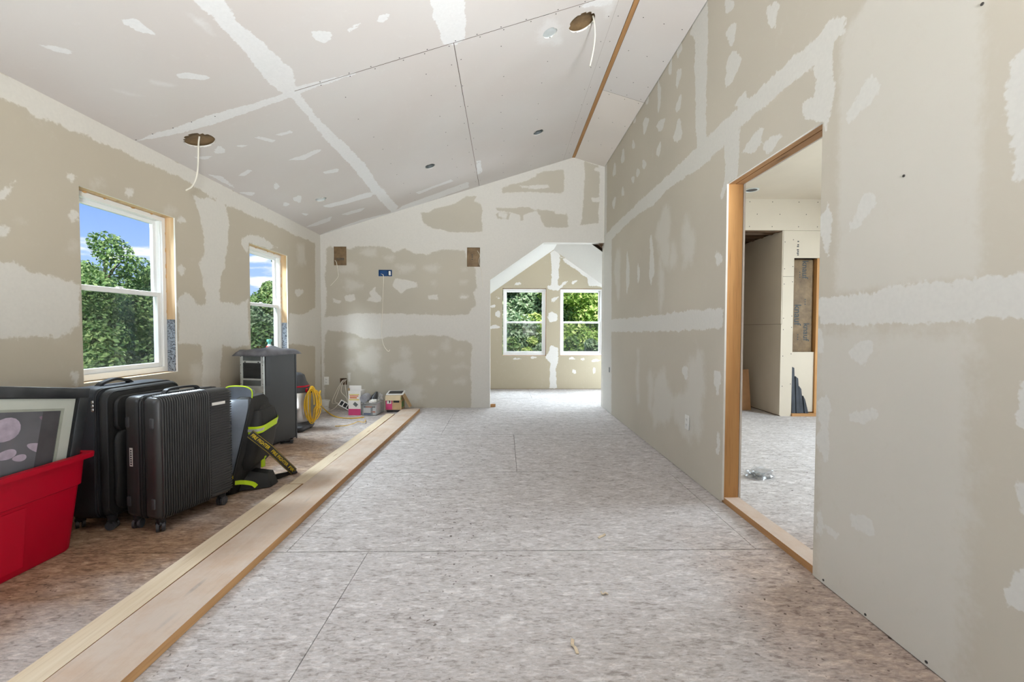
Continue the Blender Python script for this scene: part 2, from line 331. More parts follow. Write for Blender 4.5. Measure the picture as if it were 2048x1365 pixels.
# ------------------------------------------------------------------ builders
def new_obj(name, me, parent=None, m=None):
    o = bpy.data.objects.new(name, me); COL.objects.link(o)
    if parent: o.parent = parent
    if m is not None and me is not None: me.materials.append(MAT[m] if isinstance(m, str) else m)
    return o
def tag(o, label=None, cat=None, group=None, kind=None):
    for k, v in (('label', label), ('category', cat), ('group', group), ('kind', kind)):
        if v: o[k] = v
    return o
def thing(name, label, cat, loc=(0, 0, 0), rz=0.0, group=None, kind=None):
    o = bpy.data.objects.new(name, None); COL.objects.link(o); o.empty_display_size = .05
    o.location = loc; o.rotation_euler = (0, 0, rz); return tag(o, label, cat, group, kind)
class B:
    """collects shapes for ONE mesh object"""
    def __init__(s): s.v = []; s.f = []; s.sm = []
    def add(s, vs, fs, smooth=False):
        k = len(s.v); s.v += [tuple(map(float, p)) for p in vs]
        for f in fs: s.f.append(tuple(i+k for i in f)); s.sm.append(smooth)
        return s
    def bx(s, lo, hi, bev=0.0, seg=2, mtx=None):
        lo, hi = np.array(lo, float), np.array(hi, float); lo, hi = np.minimum(lo, hi), np.maximum(lo, hi)
        if bev <= 0:
            x0, y0, z0 = lo; x1, y1, z1 = hi
            vs = [(x0, y0, z0), (x1, y0, z0), (x1, y1, z0), (x0, y1, z0), (x0, y0, z1), (x1, y0, z1), (x1, y1, z1), (x0, y1, z1)]
            fs = [(0, 3, 2, 1), (4, 5, 6, 7), (0, 1, 5, 4), (1, 2, 6, 5), (2, 3, 7, 6), (3, 0, 4, 7)]
        else:
            bm = bmesh.new(); bmesh.ops.create_cube(bm, size=1)
            sz = hi-lo; c = (hi+lo)/2
            for v in bm.verts: v.co = Vector(np.array(v.co)*sz+c)
            bmesh.ops.bevel(bm, geom=list(bm.edges), offset=min(bev, sz.min()*.49), segments=seg, affect='EDGES', profile=.5)
            bm.verts.index_update(); vs = [v.co[:] for v in bm.verts]; fs = [[v.index for v in f.verts] for f in bm.faces]; bm.free()
        if mtx is not None: vs = [(mtx @ Vector(p))[:] for p in vs]
        return s.add(vs, fs, bev > 0)
    def cyl(s, p0, p1, r0, r1=None, n=16, caps=True, smooth=True):
        r1 = r0 if r1 is None else r1
        p0, p1 = Vector(p0), Vector(p1); d = (p1-p0).normalized()
        a = d.orthogonal().normalized(); b = d.cross(a)
        vs = []
        for p, r in ((p0, r0), (p1, r1)):
            for i in range(n):
                t = 2*math.pi*i/n; vs.append((p+a*(r*math.cos(t))+b*(r*math.sin(t)))[:])
        fs = [(i, (i+1) % n, n+(i+1) % n, n+i) for i in range(n)]
        s.add(vs, fs, smooth)
        if caps: s.add(vs[:n], [tuple(range(n))[::-1]]); s.add(vs[n:], [tuple(range(n))])
        return s
    def tube(s, pts, r, n=6, closed=False):
        P = [Vector(p) for p in pts]; m = len(P); vs = []; a = None
        rr = r if hasattr(r, '__len__') else [r]*m
        for i, p in enumerate(P):
            d = (P[min(i+1, m-1)]-P[max(i-1, 0)]) if not closed else (P[(i+1) % m]-P[i-1])
            d.normalize()
            a = d.orthogonal().normalized() if a is None else (a-d*a.dot(d)).normalized()
            b = d.cross(a)
            for k in range(n):
                t = 2*math.pi*k/n; vs.append((p+a*(rr[i]*math.cos(t))+b*(rr[i]*math.sin(t)))[:])
        fs = [(i*n+k, i*n+(k+1) % n, ((i+1) % m)*n+(k+1) % n, ((i+1) % m)*n+k) for i in range(m if closed else m-1) for k in range(n)]
        s.add(vs, fs, True)
        if not closed: s.add(vs[:n], [tuple(range(n))[::-1]]); s.add(vs[-n:], [tuple(range(n))])
        return s
    def lathe(s, prof, c=(0, 0, 0), n=24, capb=True, capt=True):
        vs = []
        for r, z in prof:
            for k in range(n):
                t = 2*math.pi*k/n; vs.append((c[0]+r*math.cos(t), c[1]+r*math.sin(t), c[2]+z))
        fs = [(i*n+k, i*n+(k+1) % n, (i+1)*n+(k+1) % n, (i+1)*n+k) for i in range(len(prof)-1) for k in range(n)]
        s.add(vs, fs, True)
        if capb: s.add(vs[:n], [tuple(range(n))[::-1]])
        if capt: s.add(vs[-n:], [tuple(range(n))])
        return s
    def loft(s, rings, capb=True, capt=True, smooth=True):
        n = len(rings[0]); vs = [p for r in rings for p in r]
        fs = [(i*n+k, i*n+(k+1) % n, (i+1)*n+(k+1) % n, (i+1)*n+k) for i in range(len(rings)-1) for k in range(n)]
        s.add(vs, fs, smooth)
        if capb: s.add(rings[0], [tuple(range(n))[::-1]])
        if capt: s.add(rings[-1], [tuple(range(n))])
        return s
    def prism(s, poly, axis, a, b_):
        """extrude 2-D polygon along axis from a to b_"""
        i = 'xyz'.index(axis); o = [k for k in range(3) if k != i]
        def pt(q, w):
            p = [0, 0, 0]; p[i] = w; p[o[0]] = q[0]; p[o[1]] = q[1]; return p
        n = len(poly); vs = [pt(q, a) for q in poly]+[pt(q, b_) for q in poly]
        return s.add(vs, [tuple(range(n))[::-1], tuple(range(n, 2*n))]+[(k, (k+1) % n, n+(k+1) % n, n+k) for k in range(n)])
    def ribbon(s, pts, wdir, w, th=.002):
        wd = [Vector(x) for x in wdir] if hasattr(wdir[0], '__len__') else [Vector(wdir)]*len(pts)
        P = [Vector(p) for p in pts]; rings = []
        for i, p in enumerate(P):
            d = (P[min(i+1, len(P)-1)]-P[max(i-1, 0)]).normalized(); u = (wd[i]-d*wd[i].dot(d)).normalized(); nn = d.cross(u)
            rings.append([(p+u*(w/2)+nn*th)[:], (p-u*(w/2)+nn*th)[:], (p-u*(w/2)-nn*th)[:], (p+u*(w/2)-nn*th)[:]])
        return s.loft(rings, smooth=False)
    def build(s, name, m, parent=None):
        me = bpy.data.meshes.new(name); me.from_pydata(s.v, [], s.f); me.update()
        me.polygons.foreach_set('use_smooth', s.sm)
        bm = bmesh.new(); bm.from_mesh(me); bmesh.ops.remove_doubles(bm, verts=bm.verts, dist=1e-5); bmesh.ops.recalc_face_normals(bm, faces=bm.faces); bm.to_mesh(me); bm.free()
        try: me.set_sharp_from_angle(angle=math.radians(42))
        except Exception: pass
        return new_obj(name, me, parent, m)
def smooth_path(pts, k=6):
    """Catmull-Rom through pts"""
    P = [np.array(p, float) for p in pts]; P = [2*P[0]-P[1]]+P+[2*P[-1]-P[-2]]; out = []
    for i in range(1, len(P)-2):
        for j in range(k):
            t = j/k; a, b_, c, d = P[i-1:i+3]
            out.append(.5*((2*b_)+(-a+c)*t+(2*a-5*b_+4*c-d)*t*t+(-a+3*b_-3*c+d)*t**3))
    out.append(P[-2]); return [tuple(p) for p in out]
def rrect(hx, hy, r, cx=0, cy_=0, z=0, n=4):
    """rounded rectangle ring at height z"""
    r = min(r, hx*.99, hy*.99); pts = []
    for sx, sy, a0 in ((1, 1, 0), (-1, 1, 90), (-1, -1, 180), (1, -1, 270)):
        for k in range(n+1):
            a = math.radians(a0+90*k/n); pts.append((cx+sx*(hx-r)+r*math.cos(a), cy_+sy*(hy-r)+r*math.sin(a), z))
    return pts
def text(name, body, size, m, parent, mtx, align='CENTER', shear=0.0, bold=0.0):
    c = bpy.data.curves.new(name, 'FONT'); c.body = body; c.size = size; c.align_x = align; c.align_y = 'CENTER'
    c.extrude = .0004; c.shear = shear; c.offset = bold; c.resolution_u = 2
    tmp = bpy.data.objects.new(name, c); me = bpy.data.meshes.new_from_object(tmp); me.name = name
    bpy.data.objects.remove(tmp); bpy.data.curves.remove(c); me.materials.clear()
    o = new_obj(name, me, parent, m); o.matrix_local = mtx; return o
def frame_mtx(origin, xdir, ydir):
    x = Vector(xdir).normalized(); y = Vector(ydir); y = (y-x*y.dot(x)).normalized(); z = x.cross(y)
    m = Matrix.Identity(4)
    for i in range(3): m[i][0] = x[i]; m[i][1] = y[i]; m[i][2] = z[i]; m[i][3] = origin[i]
    return m

# ---- drywall surfaces: fine grids that carry the traced outline of the joint compound as a signed distance
def sd_poly(P, poly):
    Q = np.asarray(poly, float); d = np.full(len(P), 1e9); ins = np.zeros(len(P), bool)
    for i in range(len(Q)):
        a, b_ = Q[i], Q[(i+1) % len(Q)]; e = b_-a; w = P-a
        t = np.clip((w@e)/max(e@e, 1e-12), 0, 1); q = w-t[:, None]*e; d = np.minimum(d, (q*q).sum(1))
        c = (a[1] > P[:, 1]) != (b_[1] > P[:, 1])
        with np.errstate(divide='ignore', invalid='ignore'):
            xx = (b_[0]-a[0])*(P[:, 1]-a[1])/(b_[1]-a[1]+1e-15)+a[0]
        ins ^= c & (P[:, 0] < xx)
    d = np.sqrt(d); return np.where(ins, d, -d)
def lines(lo, hi, step, extra=()):
    a = list(np.linspace(lo, hi, max(2, int(round((hi-lo)/step))+1)))
    for e in extra:
        if lo < e < hi:
            j = int(np.argmin([abs(x-e) for x in a]))
            if 0 < j < len(a)-1 and abs(a[j]-e) < step*.49: a[j] = e
            else: a.append(e)
    return np.array(sorted(set(a)))
def surf(name, O, U, V, us, vs, shapes, m, parent=None, base=-1, rects=(), circs=(), fmap=None):
    O, U, V = (np.asarray(x, float) for x in (O, U, V)); Nn = np.cross(U, V)
    UU, VV = np.meshgrid(us, vs, indexing='ij')
    if fmap: UU, VV = fmap(UU, VV)
    uv = np.stack([UU.ravel(), VV.ravel()], 1); step = us[1]-us[0]
    inside = np.zeros(len(uv), bool)
    for (cu, cv_, r) in circs:
        d = uv-np.array([cu, cv_]); rr = np.hypot(d[:, 0], d[:, 1])
        snap = (rr > r-step*.5) & (rr < r+step*.5); inside |= rr < r+step*.5
        uv[snap] = np.array([cu, cv_])+d[snap]/rr[snap, None]*r
    mud = np.full(len(uv), float(base)); thin = np.full(len(uv), -1.0)
    for pts, kind, s in shapes:
        q = np.array([onp(x, y, O, Nn) for x, y in pts])-O; q = np.stack([q@U, q@V], 1)
        lo, hi = q.min(0)-s*1.3, q.max(0)+s*1.3
        k = np.where(((uv > lo) & (uv < hi)).all(1))[0]
        if not len(k): continue
        d = np.clip(sd_poly(uv[k], q)/s, -1, 1)
        if kind == 'm': mud[k] = np.maximum(mud[k], d)
        elif kind == 'b': mud[k] = np.minimum(mud[k], -d)
        else: thin[k] = np.maximum(thin[k], d)
    nu, nv = len(us), len(vs)
    I, J = np.meshgrid(np.arange(nu-1), np.arange(nv-1), indexing='ij'); I, J = I.ravel(), J.ravel()
    F = np.stack([I*nv+J, (I+1)*nv+J, (I+1)*nv+J+1, I*nv+J+1], 1)
    keep = np.ones(len(F), bool)
    cu_ = (us[I]+us[I+1])/2; cv2 = (vs[J]+vs[J+1])/2
    for (a, b_, c, d) in rects: keep &= ~((cu_ > a) & (cu_ < b_) & (cv2 > c) & (cv2 < d))
    if circs: keep &= ~inside[F].all(1)
    F = F[keep]
    pts = O+uv[:, :1]*U+uv[:, 1:]*V
    me = bpy.data.meshes.new(name); me.from_pydata(pts.tolist(), [], F.tolist()); me.update()
    for nm, arr in (('mud', mud), ('thin', thin)):
        a = me.attributes.new(nm, 'FLOAT', 'POINT'); a.data.foreach_set('value', arr.astype(np.float32))
    me.polygons.foreach_set('use_smooth', [False]*len(me.polygons))
    return new_obj(name, me, parent, m)
def crop(x0, y0, sc): return lambda pts: [(x0+x/sc, y0+y/sc) for x, y in pts]
def ell(cx, cy_, rx, ry, a=0.0, n=14):
    a = math.radians(a); o = []
    for i in range(n):
        t = 2*math.pi*i/n; k = 1+.18*math.sin(3*t+cx)+.1*math.sin(5*t+cy_)
        x, y = rx*k*math.cos(t), ry*k*math.sin(t); o.append((cx+x*math.cos(a)-y*math.sin(a), cy_+x*math.sin(a)+y*math.cos(a)))
    return o

# ================================================================== STRUCTURE
SQL = math.hypot(1, SL); SQR = math.hypot(1, SR)
def ceil_z(x): return np.minimum(ZL+SL*(x-XL), ZRIDGE+SR*(x-XRIDGE))
MAT['paper_plain'] = plain('unpainted_drywall', srgb(214, 206, 196), .88, var=.03, scale=2)
MAT['paper_next'] = plain('unpainted_drywall_next_room', srgb(206, 194, 176), .88, var=.04, scale=2)
WIN_L = [(2.724, 3.497), (4.496, 5.267), (.952, 1.725), (-.82, -.048)]; WZ = (.80, 2.034)  # last two openings are out of view, added to let lamp light in

# ---- floor: OSB sheets, each its own part
floor = thing('floor', 'dusty OSB subfloor of sheets with dark seams', 'floor', kind='structure'); del floor['category']
B().bx((XL-.15, YREAR-.15, -.25), (XE+.15, YA+.15, -.019)).build('subfloor', 'dark_wood', floor)
Y0 = 2.183; JX = {-1: -.70, 0: -1.12, 1: .10, 2: -.69}
for k in range(-4, 5):
    ya, yb = Y0+1.2192*k, Y0+1.2192*(k+1)
    ya, yb = max(ya, YREAR), min(yb, YA+.02)
    if yb-ya < .02: continue
    j = JX.get(k, (-.70 if k % 2 else .45))
    xs = [XL-.012]+[x for x in (j+2.438*i for i in range(-3, 5)) if XL+.1 < x < XE-.1]+[XE]
    for a, b_ in zip(xs[:-1], xs[1:]):
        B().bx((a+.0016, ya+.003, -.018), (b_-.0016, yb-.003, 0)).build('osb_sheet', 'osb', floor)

# ---- left wall
c3 = crop(0, 340, 2.967); c7 = crop(0, 0, 2.56)
L_SH = [
 (c7([(0, 360), (400, 562), (800, 771), (1200, 978), (1640, 1200), (1640, 1250), (1600, 1240), (1500, 1200), (1400, 1150), (1250, 1090), (1140, 1040), (1000, 960), (960, 930), (850, 880), (690, 810), (610, 760), (480, 720), (330, 650), (200, 600), (130, 550), (0, 510), (-400, 330), (-400, 160)]), 'm', .035),
 (c3([(1150, 150), (1330, 190), (1345, 250), (1360, 330), (1350, 430), (1335, 560), (1310, 640), (1305, 780), (1400, 800), (1470, 770), (1478, 1040), (1400, 1060), (1320, 1040), (1310, 1180), (1310, 1290), (1310, 1500), (1200, 1500), (1200, 1290), (1205, 1180), (1195, 1040), (1060, 1030), (1058, 770), (1100, 720), (1150, 750), (1170, 800), (1225, 800), (1220, 730), (1200, 640), (1180, 560), (1210, 520), (1210, 400), (1190, 300)]), 'm', .035),
 (c3([(1440, 400), (1500, 385), (1570, 410), (1650, 465), (1600, 470), (1480, 436), (1470, 500), (1430, 440)]), 'm', .03),
 (c3([(1712, 850), (1800, 860), (1870, 820), (1905, 800), (1905, 1050), (1880, 1050), (1712, 1030)]), 'm', .03),
 (c3([(1870, 400), (1905, 410), (1905, 1500), (1870, 1500)]), 'm', .03),
 (c3([(1765, 440), (1805, 440), (1815, 560), (1770, 560)]), 't', .06), (c3(ell(1775, 728, 26, 22)), 'm', .03),
 (c3([(-300, 540), (0, 545), (80, 550), (150, 590), (250, 630), (400, 650), (472, 690), (474, 935), (400, 970), (300, 990), (100, 1010), (0, 1000), (-300, 980)]), 'm', .035),
 (c3([(0, 130), (90, 40), (120, 60), (60, 130), (0, 190), (-60, 200)]), 'm', .03),
 (c3(ell(430, 45, 34, 26)), 'm', .03), (c3(ell(585, 80, 36, 22)), 't', .05), (c3(ell(770, 138, 28, 26)), 'm', .03),
 (c3(ell(15, 355, 48, 34)), 'm', .03), (c3(ell(440, 275, 30, 24)), 'm', .04), (c3(ell(440, 465, 28, 26)), 't', .05),
 (c3(ell(1000, 240, 34, 22)), 't', .04), (c3(ell(1080, 300, 24, 16)), 'm', .03), (c3(ell(1078, 595, 24, 32)), 'm', .03),
 (c3([(425, 1200), (474, 1190), (474, 1290), (425, 1280)]), 'm', .03), (c3(ell(130, 306, 14, 4)), 't', .04),
 (c3([(1130, 1150), (1200, 1160), (1200, 1290), (1150, 1290)]), 't', .05),
]
wl = thing('wall_left', 'beige drywall side wall with white joint compound and two windows', 'wall', kind='structure'); del wl['category']
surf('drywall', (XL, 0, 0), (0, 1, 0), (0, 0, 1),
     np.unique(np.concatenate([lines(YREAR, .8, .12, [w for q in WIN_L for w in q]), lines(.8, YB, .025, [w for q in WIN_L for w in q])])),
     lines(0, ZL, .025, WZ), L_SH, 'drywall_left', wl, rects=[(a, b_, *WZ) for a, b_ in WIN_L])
def core_wall(parent, horiz, a0, a1, t0, t1, ztop, openings, m, name='framing'):
    """solid wall behind the drywall with rectangular openings; horiz = axis the wall runs along"""
    b = B(); cur = a0
    def bx(p, q, z0, z1):
        if q-p < 1e-4 or z1-z0 < 1e-4: return
        if horiz == 'y': b.bx((t0, p, z0), (t1, q, z1))
        else: b.bx((p, t0, z0), (q, t1, z1))
    for p, q, z0, z1 in sorted(openings):
        bx(cur, p, 0, ztop); bx(p, q, 0, z0); bx(p, q, z1, ztop); cur = q
    bx(cur, a1, 0, ztop)
    return b.build(name, m, parent)
core_wall(wl, 'y', YREAR-.15, YB+.12, XL-.15, XL-.0127, ZL+.22, [(a, b_, *WZ) for a, b_ in WIN_L], 'osb_reveal')
for a, b_ in WIN_L[:3]:
    e = B(); w = .009; x0, x1 = XL-.0127, XL-.0004
    e.bx((x0, a-w, WZ[0]-w), (x1, a, WZ[1]+w)).bx((x0, b_, WZ[0]-w), (x1, b_+w, WZ[1]+w)).bx((x0, a, WZ[1]), (x1, b_, WZ[1]+w)).bx((x0, a, WZ[0]-w), (x1, b_, WZ[0]))
    e.build('drywall_edge', 'gypsum', wl)
for a, b_ in WIN_L[:2]:
    B().bx((XL-.078, b_-.002, WZ[0]), (XL-.014, b_+.0005, WZ[0]+.42)).build('flashing_tape', 'flashing', wl)
    b = B()
    for i in range(6):       # lumps of gap foam around the frame
        z = WZ[0]+.5+i*.13+random.uniform(-.05, .05); k_ = random.uniform(.6, 1.5); b.lathe([(.001, -.02*k_), (.005*k_, -.008*k_), (.004*k_, .015*k_), (.001, .024*k_)], (XL-.078, b_-.004, z), 8)
    for i in range(4):
        y = a+.12+i*.17+random.uniform(-.05, .05); k_ = random.uniform(.6, 1.3); b.lathe([(.001, -.006), (.012*k_, -.003), (.01*k_, .003), (.001, .006)], (XL-.076, y, WZ[1]-.004), 8)
    tag(b.build('gap_foam', plain('gap_foam', srgb(214, 170, 110), .8, var=.1), wl), kind='stuff')

def window(name, origin, rz, W_, H_, label, mulls=0, screen=True):
    o = thing(name, label, 'window', origin, rz, kind='structure'); del o['category']
    fw, fd = .032, .075
    f = B().bx((0, 0, 0), (fw, fd, H_)).bx((W_-fw, 0, 0), (W_, fd, H_)).bx((fw, 0, H_-fw), (W_-fw, fd, H_)).bx((fw, 0, 0), (W_-fw, fd, fw+.008))
    f.bx((fw, .012, fw), (fw+.008, fd, H_-fw)).bx((W_-fw-.008, .012, fw), (W_-fw, fd, H_-fw))
    f.build('frame', 'vinyl', o)
    n = mulls+1; w1 = (W_-2*fw)/n
    mid = H_/2
    for i in range(n):
        x0, x1 = fw+i*w1+.004, fw+(i+1)*w1-.004
        for z0, z1, y0, st, sb, nm in ((mid-.016, H_-fw, .043, .032, .03, 'upper_sash'), (fw+.008, mid+.016, .014, .034, .036, 'lower_sash')):
            s = B().bx((x0, y0, z0), (x0+st, y0+.026, z1), .003, 1).bx((x1-st, y0, z0), (x1, y0+.026, z1), .003, 1)
            s.bx((x0+st-.003, y0, z1-sb), (x1-st+.003, y0+.026, z1), .003, 1).bx((x0+st-.003, y0, z0), (x1-st+.003, y0+.026, z0+sb), .003, 1)
            so = s.build(nm, 'vinyl', o)
            B().bx((x0+st-.002, y0+.011, z0+sb-.002), (x1-st+.002, y0+.015, z1-sb+.002)).build('pane', 'glass', so)
        lk = B().bx(((x0+x1)/2-.022, .02, mid+.016), ((x0+x1)/2+.022, .04, mid+.028), .004, 2); lk.build('sash_lock', 'vinyl', o)
        if screen: B().bx((x0, fd-.003, fw), (x1, fd-.002, mid)).build('insect_screen', 'screen', o)
    return o
WW, WH = WIN_L[0][1]-WIN_L[0][0], WZ[1]-WZ[0]
for i, (a, b_) in enumerate(WIN_L):
    lab = ['white double-hung window above the black suitcases', 'white double-hung window behind the tall dark cabinet', 'unseen white double-hung window added beside the red tote', 'unseen white double-hung window added near the rear wall'][i]
    window(f'window_{i+1}', (XL-.076, a+.004, WZ[0]+.004), math.pi/2, WW-.008, WH-.008, lab)

# ---- back wall (with the opening to the gabled alcove)
c4 = crop(620, 300, 2.528); cb7 = crop(620, 540, 4.708); cb8 = crop(940, 300, 5.25); cb6 = crop(620, 300, 5.25)
B_SH = [
 (cb6([(1165, 660), (1250, 655), (1300, 620), (1420, 590), (1500, 570), (1560, 540), (1640, 490), (1745, 490), (1720, 540), (1790, 570), (1812, 640), (1800, 720), (1815, 860), (1700, 865), (1560, 870), (1470, 865), (1400, 840), (1300, 825), (1240, 800), (1190, 760)]), 'b', .022),
 (cb8([(330, 400), (420, 365), (540, 345), (690, 285), (700, 250), (830, 215), (880, 225), (985, 195), (990, 290), (985, 440), (950, 455), (780, 450), (700, 440), (500, 445), (340, 450)]), 'b', .022),
 (cb8([(630, 375), (820, 365), (840, 395), (690, 412), (560, 400), (500, 370), (640, 385)]), 'm', .02),
 (cb8([(270, 605), (440, 615), (620, 600), (690, 640), (540, 690), (420, 650), (280, 640)]), 'b', .016),
 (cb8([(270, 680), (300, 650), (420, 670), (400, 730), (290, 720)]), 'b', .02), (cb8([(300, 665), (400, 675), (380, 720), (300, 700)]), 'm', .012),
 (cb8([(520, 600), (560, 600), (560, 745), (530, 745)]), 'b', .016),
 (cb8([(690, 630), (800, 635), (1020, 660), (1030, 810), (840, 815), (790, 810), (760, 760), (730, 690)]), 'b', .022),
 (cb8([(880, 640), (1010, 650), (1000, 680), (900, 670)]), 'm', .016),
 (cb8([(1200, 120), (1350, 165), (1362, 260), (1350, 770), (1160, 790), (1185, 650), (1200, 400), (1205, 250)]), 'b', .022),
 (cb8([(1275, 505), (1360, 500), (1360, 550), (1285, 545)]), 'm', .02), (cb8([(1310, 185), (1360, 180), (1360, 225), (1300, 215)]), 'm', .02),
 (c4([(80, 500), (100, 490), (200, 500), (250, 487), (380, 490), (430, 520), (480, 500), (520, 520), (600, 530), (650, 505), (780, 510), (800, 560), (835, 600), (845, 700), (825, 720), (840, 780), (800, 830), (700, 838), (500, 830), (300, 825), (200, 830), (100, 845), (78, 845), (85, 720), (75, 650), (85, 560)]), 'b', .03),
 (c4([(75, 940), (90, 912), (200, 925), (260, 950), (340, 960), (400, 945), (440, 945), (520, 935), (570, 940), (690, 940), (740, 960), (790, 965), (820, 990), (812, 1060), (815, 1320), (75, 1320), (72, 1100)]), 'b', .03),
]
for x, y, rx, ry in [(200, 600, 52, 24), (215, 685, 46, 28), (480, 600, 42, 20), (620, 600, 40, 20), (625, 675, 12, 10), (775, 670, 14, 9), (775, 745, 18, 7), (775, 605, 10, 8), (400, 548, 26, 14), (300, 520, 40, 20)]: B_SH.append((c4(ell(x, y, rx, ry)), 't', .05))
for p in ([(110, 745), (130, 755), (160, 765), (150, 778), (120, 770)], [(175, 740), (225, 728), (230, 755), (205, 770), (180, 765)], [(285, 760), (310, 745), (300, 720), (320, 700), (335, 690), (330, 715), (360, 745), (362, 770), (330, 770)], [(415, 690), (430, 650), (480, 655), (540, 670), (545, 695), (500, 700), (460, 725), (430, 705)], [(595, 735), (645, 732), (645, 758), (600, 757)], [(760, 740), (800, 742), (790, 752), (760, 752)]): B_SH.append((c4(p), 'm', .02))
for x, y, rx, ry in [(300, 1065, 60, 70), (480, 1030, 28, 40), (470, 1120, 60, 60), (200, 1085, 26, 22), (200, 980, 50, 24), (340, 1010, 18, 14), (625, 1028, 16, 10), (625, 1097, 14, 9), (755, 1028, 16, 8), (760, 1095, 36, 10), (620, 1165, 14, 16), (765, 1170, 30, 12), (335, 1172, 14, 16), (480, 1160, 30, 14), (520, 1230, 60, 40), (690, 985, 20, 30)]: B_SH.append((c4(ell(x, y, rx, ry)), 't', .06))  # two low central blobs paint a reflected light haze as thin mud
B_SH.append((c4([(190, 1128), (205, 1128), (203, 1175), (192, 1175)]), 'm', .015))
OPX0, OPX1, OPZ0, OPZ1 = -.213, .565, 1.858, 2.403
def op_lo(u): return np.where(u < OPX1, OPZ0+(OPZ1-OPZ0)*(u-OPX0)/(OPX1-OPX0), OPZ1)
HOLES = dict(a=(-2.458, -2.275, 2.059, 2.329), b=(-.547, -.359, 2.047, 2.326), c=(-1.818, -1.625, 1.905, 1.997), d=(-2.382, -2.283, .337, .431))
wb = thing('wall_back', 'beige and white mudded drywall end wall with the alcove opening', 'wall', kind='structure'); del wb['category']
OB, UB, VB = (0, YB, 0), (1, 0, 0), (0, 0, 1)
us = lines(XL, OPX0, .018, [q for h in HOLES.values() for q in h[:2]])
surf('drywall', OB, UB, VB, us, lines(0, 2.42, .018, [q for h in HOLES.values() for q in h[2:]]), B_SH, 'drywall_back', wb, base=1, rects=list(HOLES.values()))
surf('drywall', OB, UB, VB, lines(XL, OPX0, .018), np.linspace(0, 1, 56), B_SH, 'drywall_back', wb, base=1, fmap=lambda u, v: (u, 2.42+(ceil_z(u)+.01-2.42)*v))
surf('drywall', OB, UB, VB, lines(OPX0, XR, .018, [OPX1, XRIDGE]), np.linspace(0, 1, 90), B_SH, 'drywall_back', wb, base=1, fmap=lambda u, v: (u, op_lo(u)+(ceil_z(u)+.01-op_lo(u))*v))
b = B().bx((XL-.15, YB+.10, 0), (OPX0-.02, YB+.13, 4.0)).bx((OPX0-.02, YB+.10, OPZ1+.02), (XR+.15, YB+.13, 4.0))
b.prism([(OPX0-.02, OPZ0), (OPX0-.02, OPZ1+.02), (OPX1, OPZ1+.02)], 'y', YB+.10, YB+.13).bx((XR+.012, YB, 0), (3.0, YB+.13, 2.9))
b.build('framing', 'dark_wood', wb)
t_ = .0127
b = B().bx((OPX0-t_, YB+.0004, 0), (OPX0, YB+.13, OPZ0)).bx((OPX1, YB+.0004, OPZ1), (XR, YB+.13, OPZ1+t_))
b.prism([(OPX0-.004, OPZ0), (OPX1, OPZ1), (OPX1, OPZ1+t_), (OPX0-.004, OPZ0+t_)], 'y', YB+.0004, YB+.13)
b.bx((XR+.0005, YB+.004, 0), (XR+.0125, YB+.131, OPZ1))
b.build('opening_edge', 'gypsum', wb)
tag(B().prism([(XR-.07, OPZ1-.003), (XR-.01, OPZ1-.003), (XR-.01, OPZ1-.035), (XR-.03, OPZ1-.016)], 'y', YB+.03, YB+.06).build('corner_gap', 'dark_wood', wb), 'dark unfinished notch at the opening corner')
for k in 'ab':
    u0, u1, v0, v1 = HOLES[k]
    ins = tag(B().bx((u0-.03, YB+.022, v0-.03), (u1+.03, YB+.09, v1+.03), .02, 3).build('insulation', 'kraft', wb), 'brown kraft-faced insulation showing in the cut-out')
    e = B(); w = .006
    e.bx((u0-w, YB+.0004, v0-w), (u0, YB+t_, v1+w)).bx((u1, YB+.0004, v0-w), (u1+w, YB+t_, v1+w)).bx((u0, YB+.0004, v1), (u1, YB+t_, v1+w)).bx((u0, YB+.0004, v0-w), (u1, YB+t_, v0)); e.build('drywall_edge', 'gypsum', wb)
    for j in range(3 if k == 'b' else 1):
        c_ = ((u0+u1)/2-.02, (v0+v1)/2-.03+j*.032)
        if k == 'b': B().cyl((c_[0], YB+.0205, c_[1]), (c_[0], YB+.0225, c_[1]), .008, n=10).build('print', 'kraft_ink', ins)
        else: B().bx((c_[0]-.04, YB+.0212, c_[1]-.03), (c_[0]+.07, YB+.0225, c_[1]+.005), .0005, 1).build('print', 'kraft_smudge', ins)
u0, u1, v0, v1 = HOLES['d']
b = B().bx((u0-.02, YB+.06, v0-.02), (u1+.02, YB+.09, v1+.02)).bx((u0-.02, YB+t_, v0-.02), (u0+.012, YB+.07, v1+.02)); b.build('stud', 'dark_wood', wb)

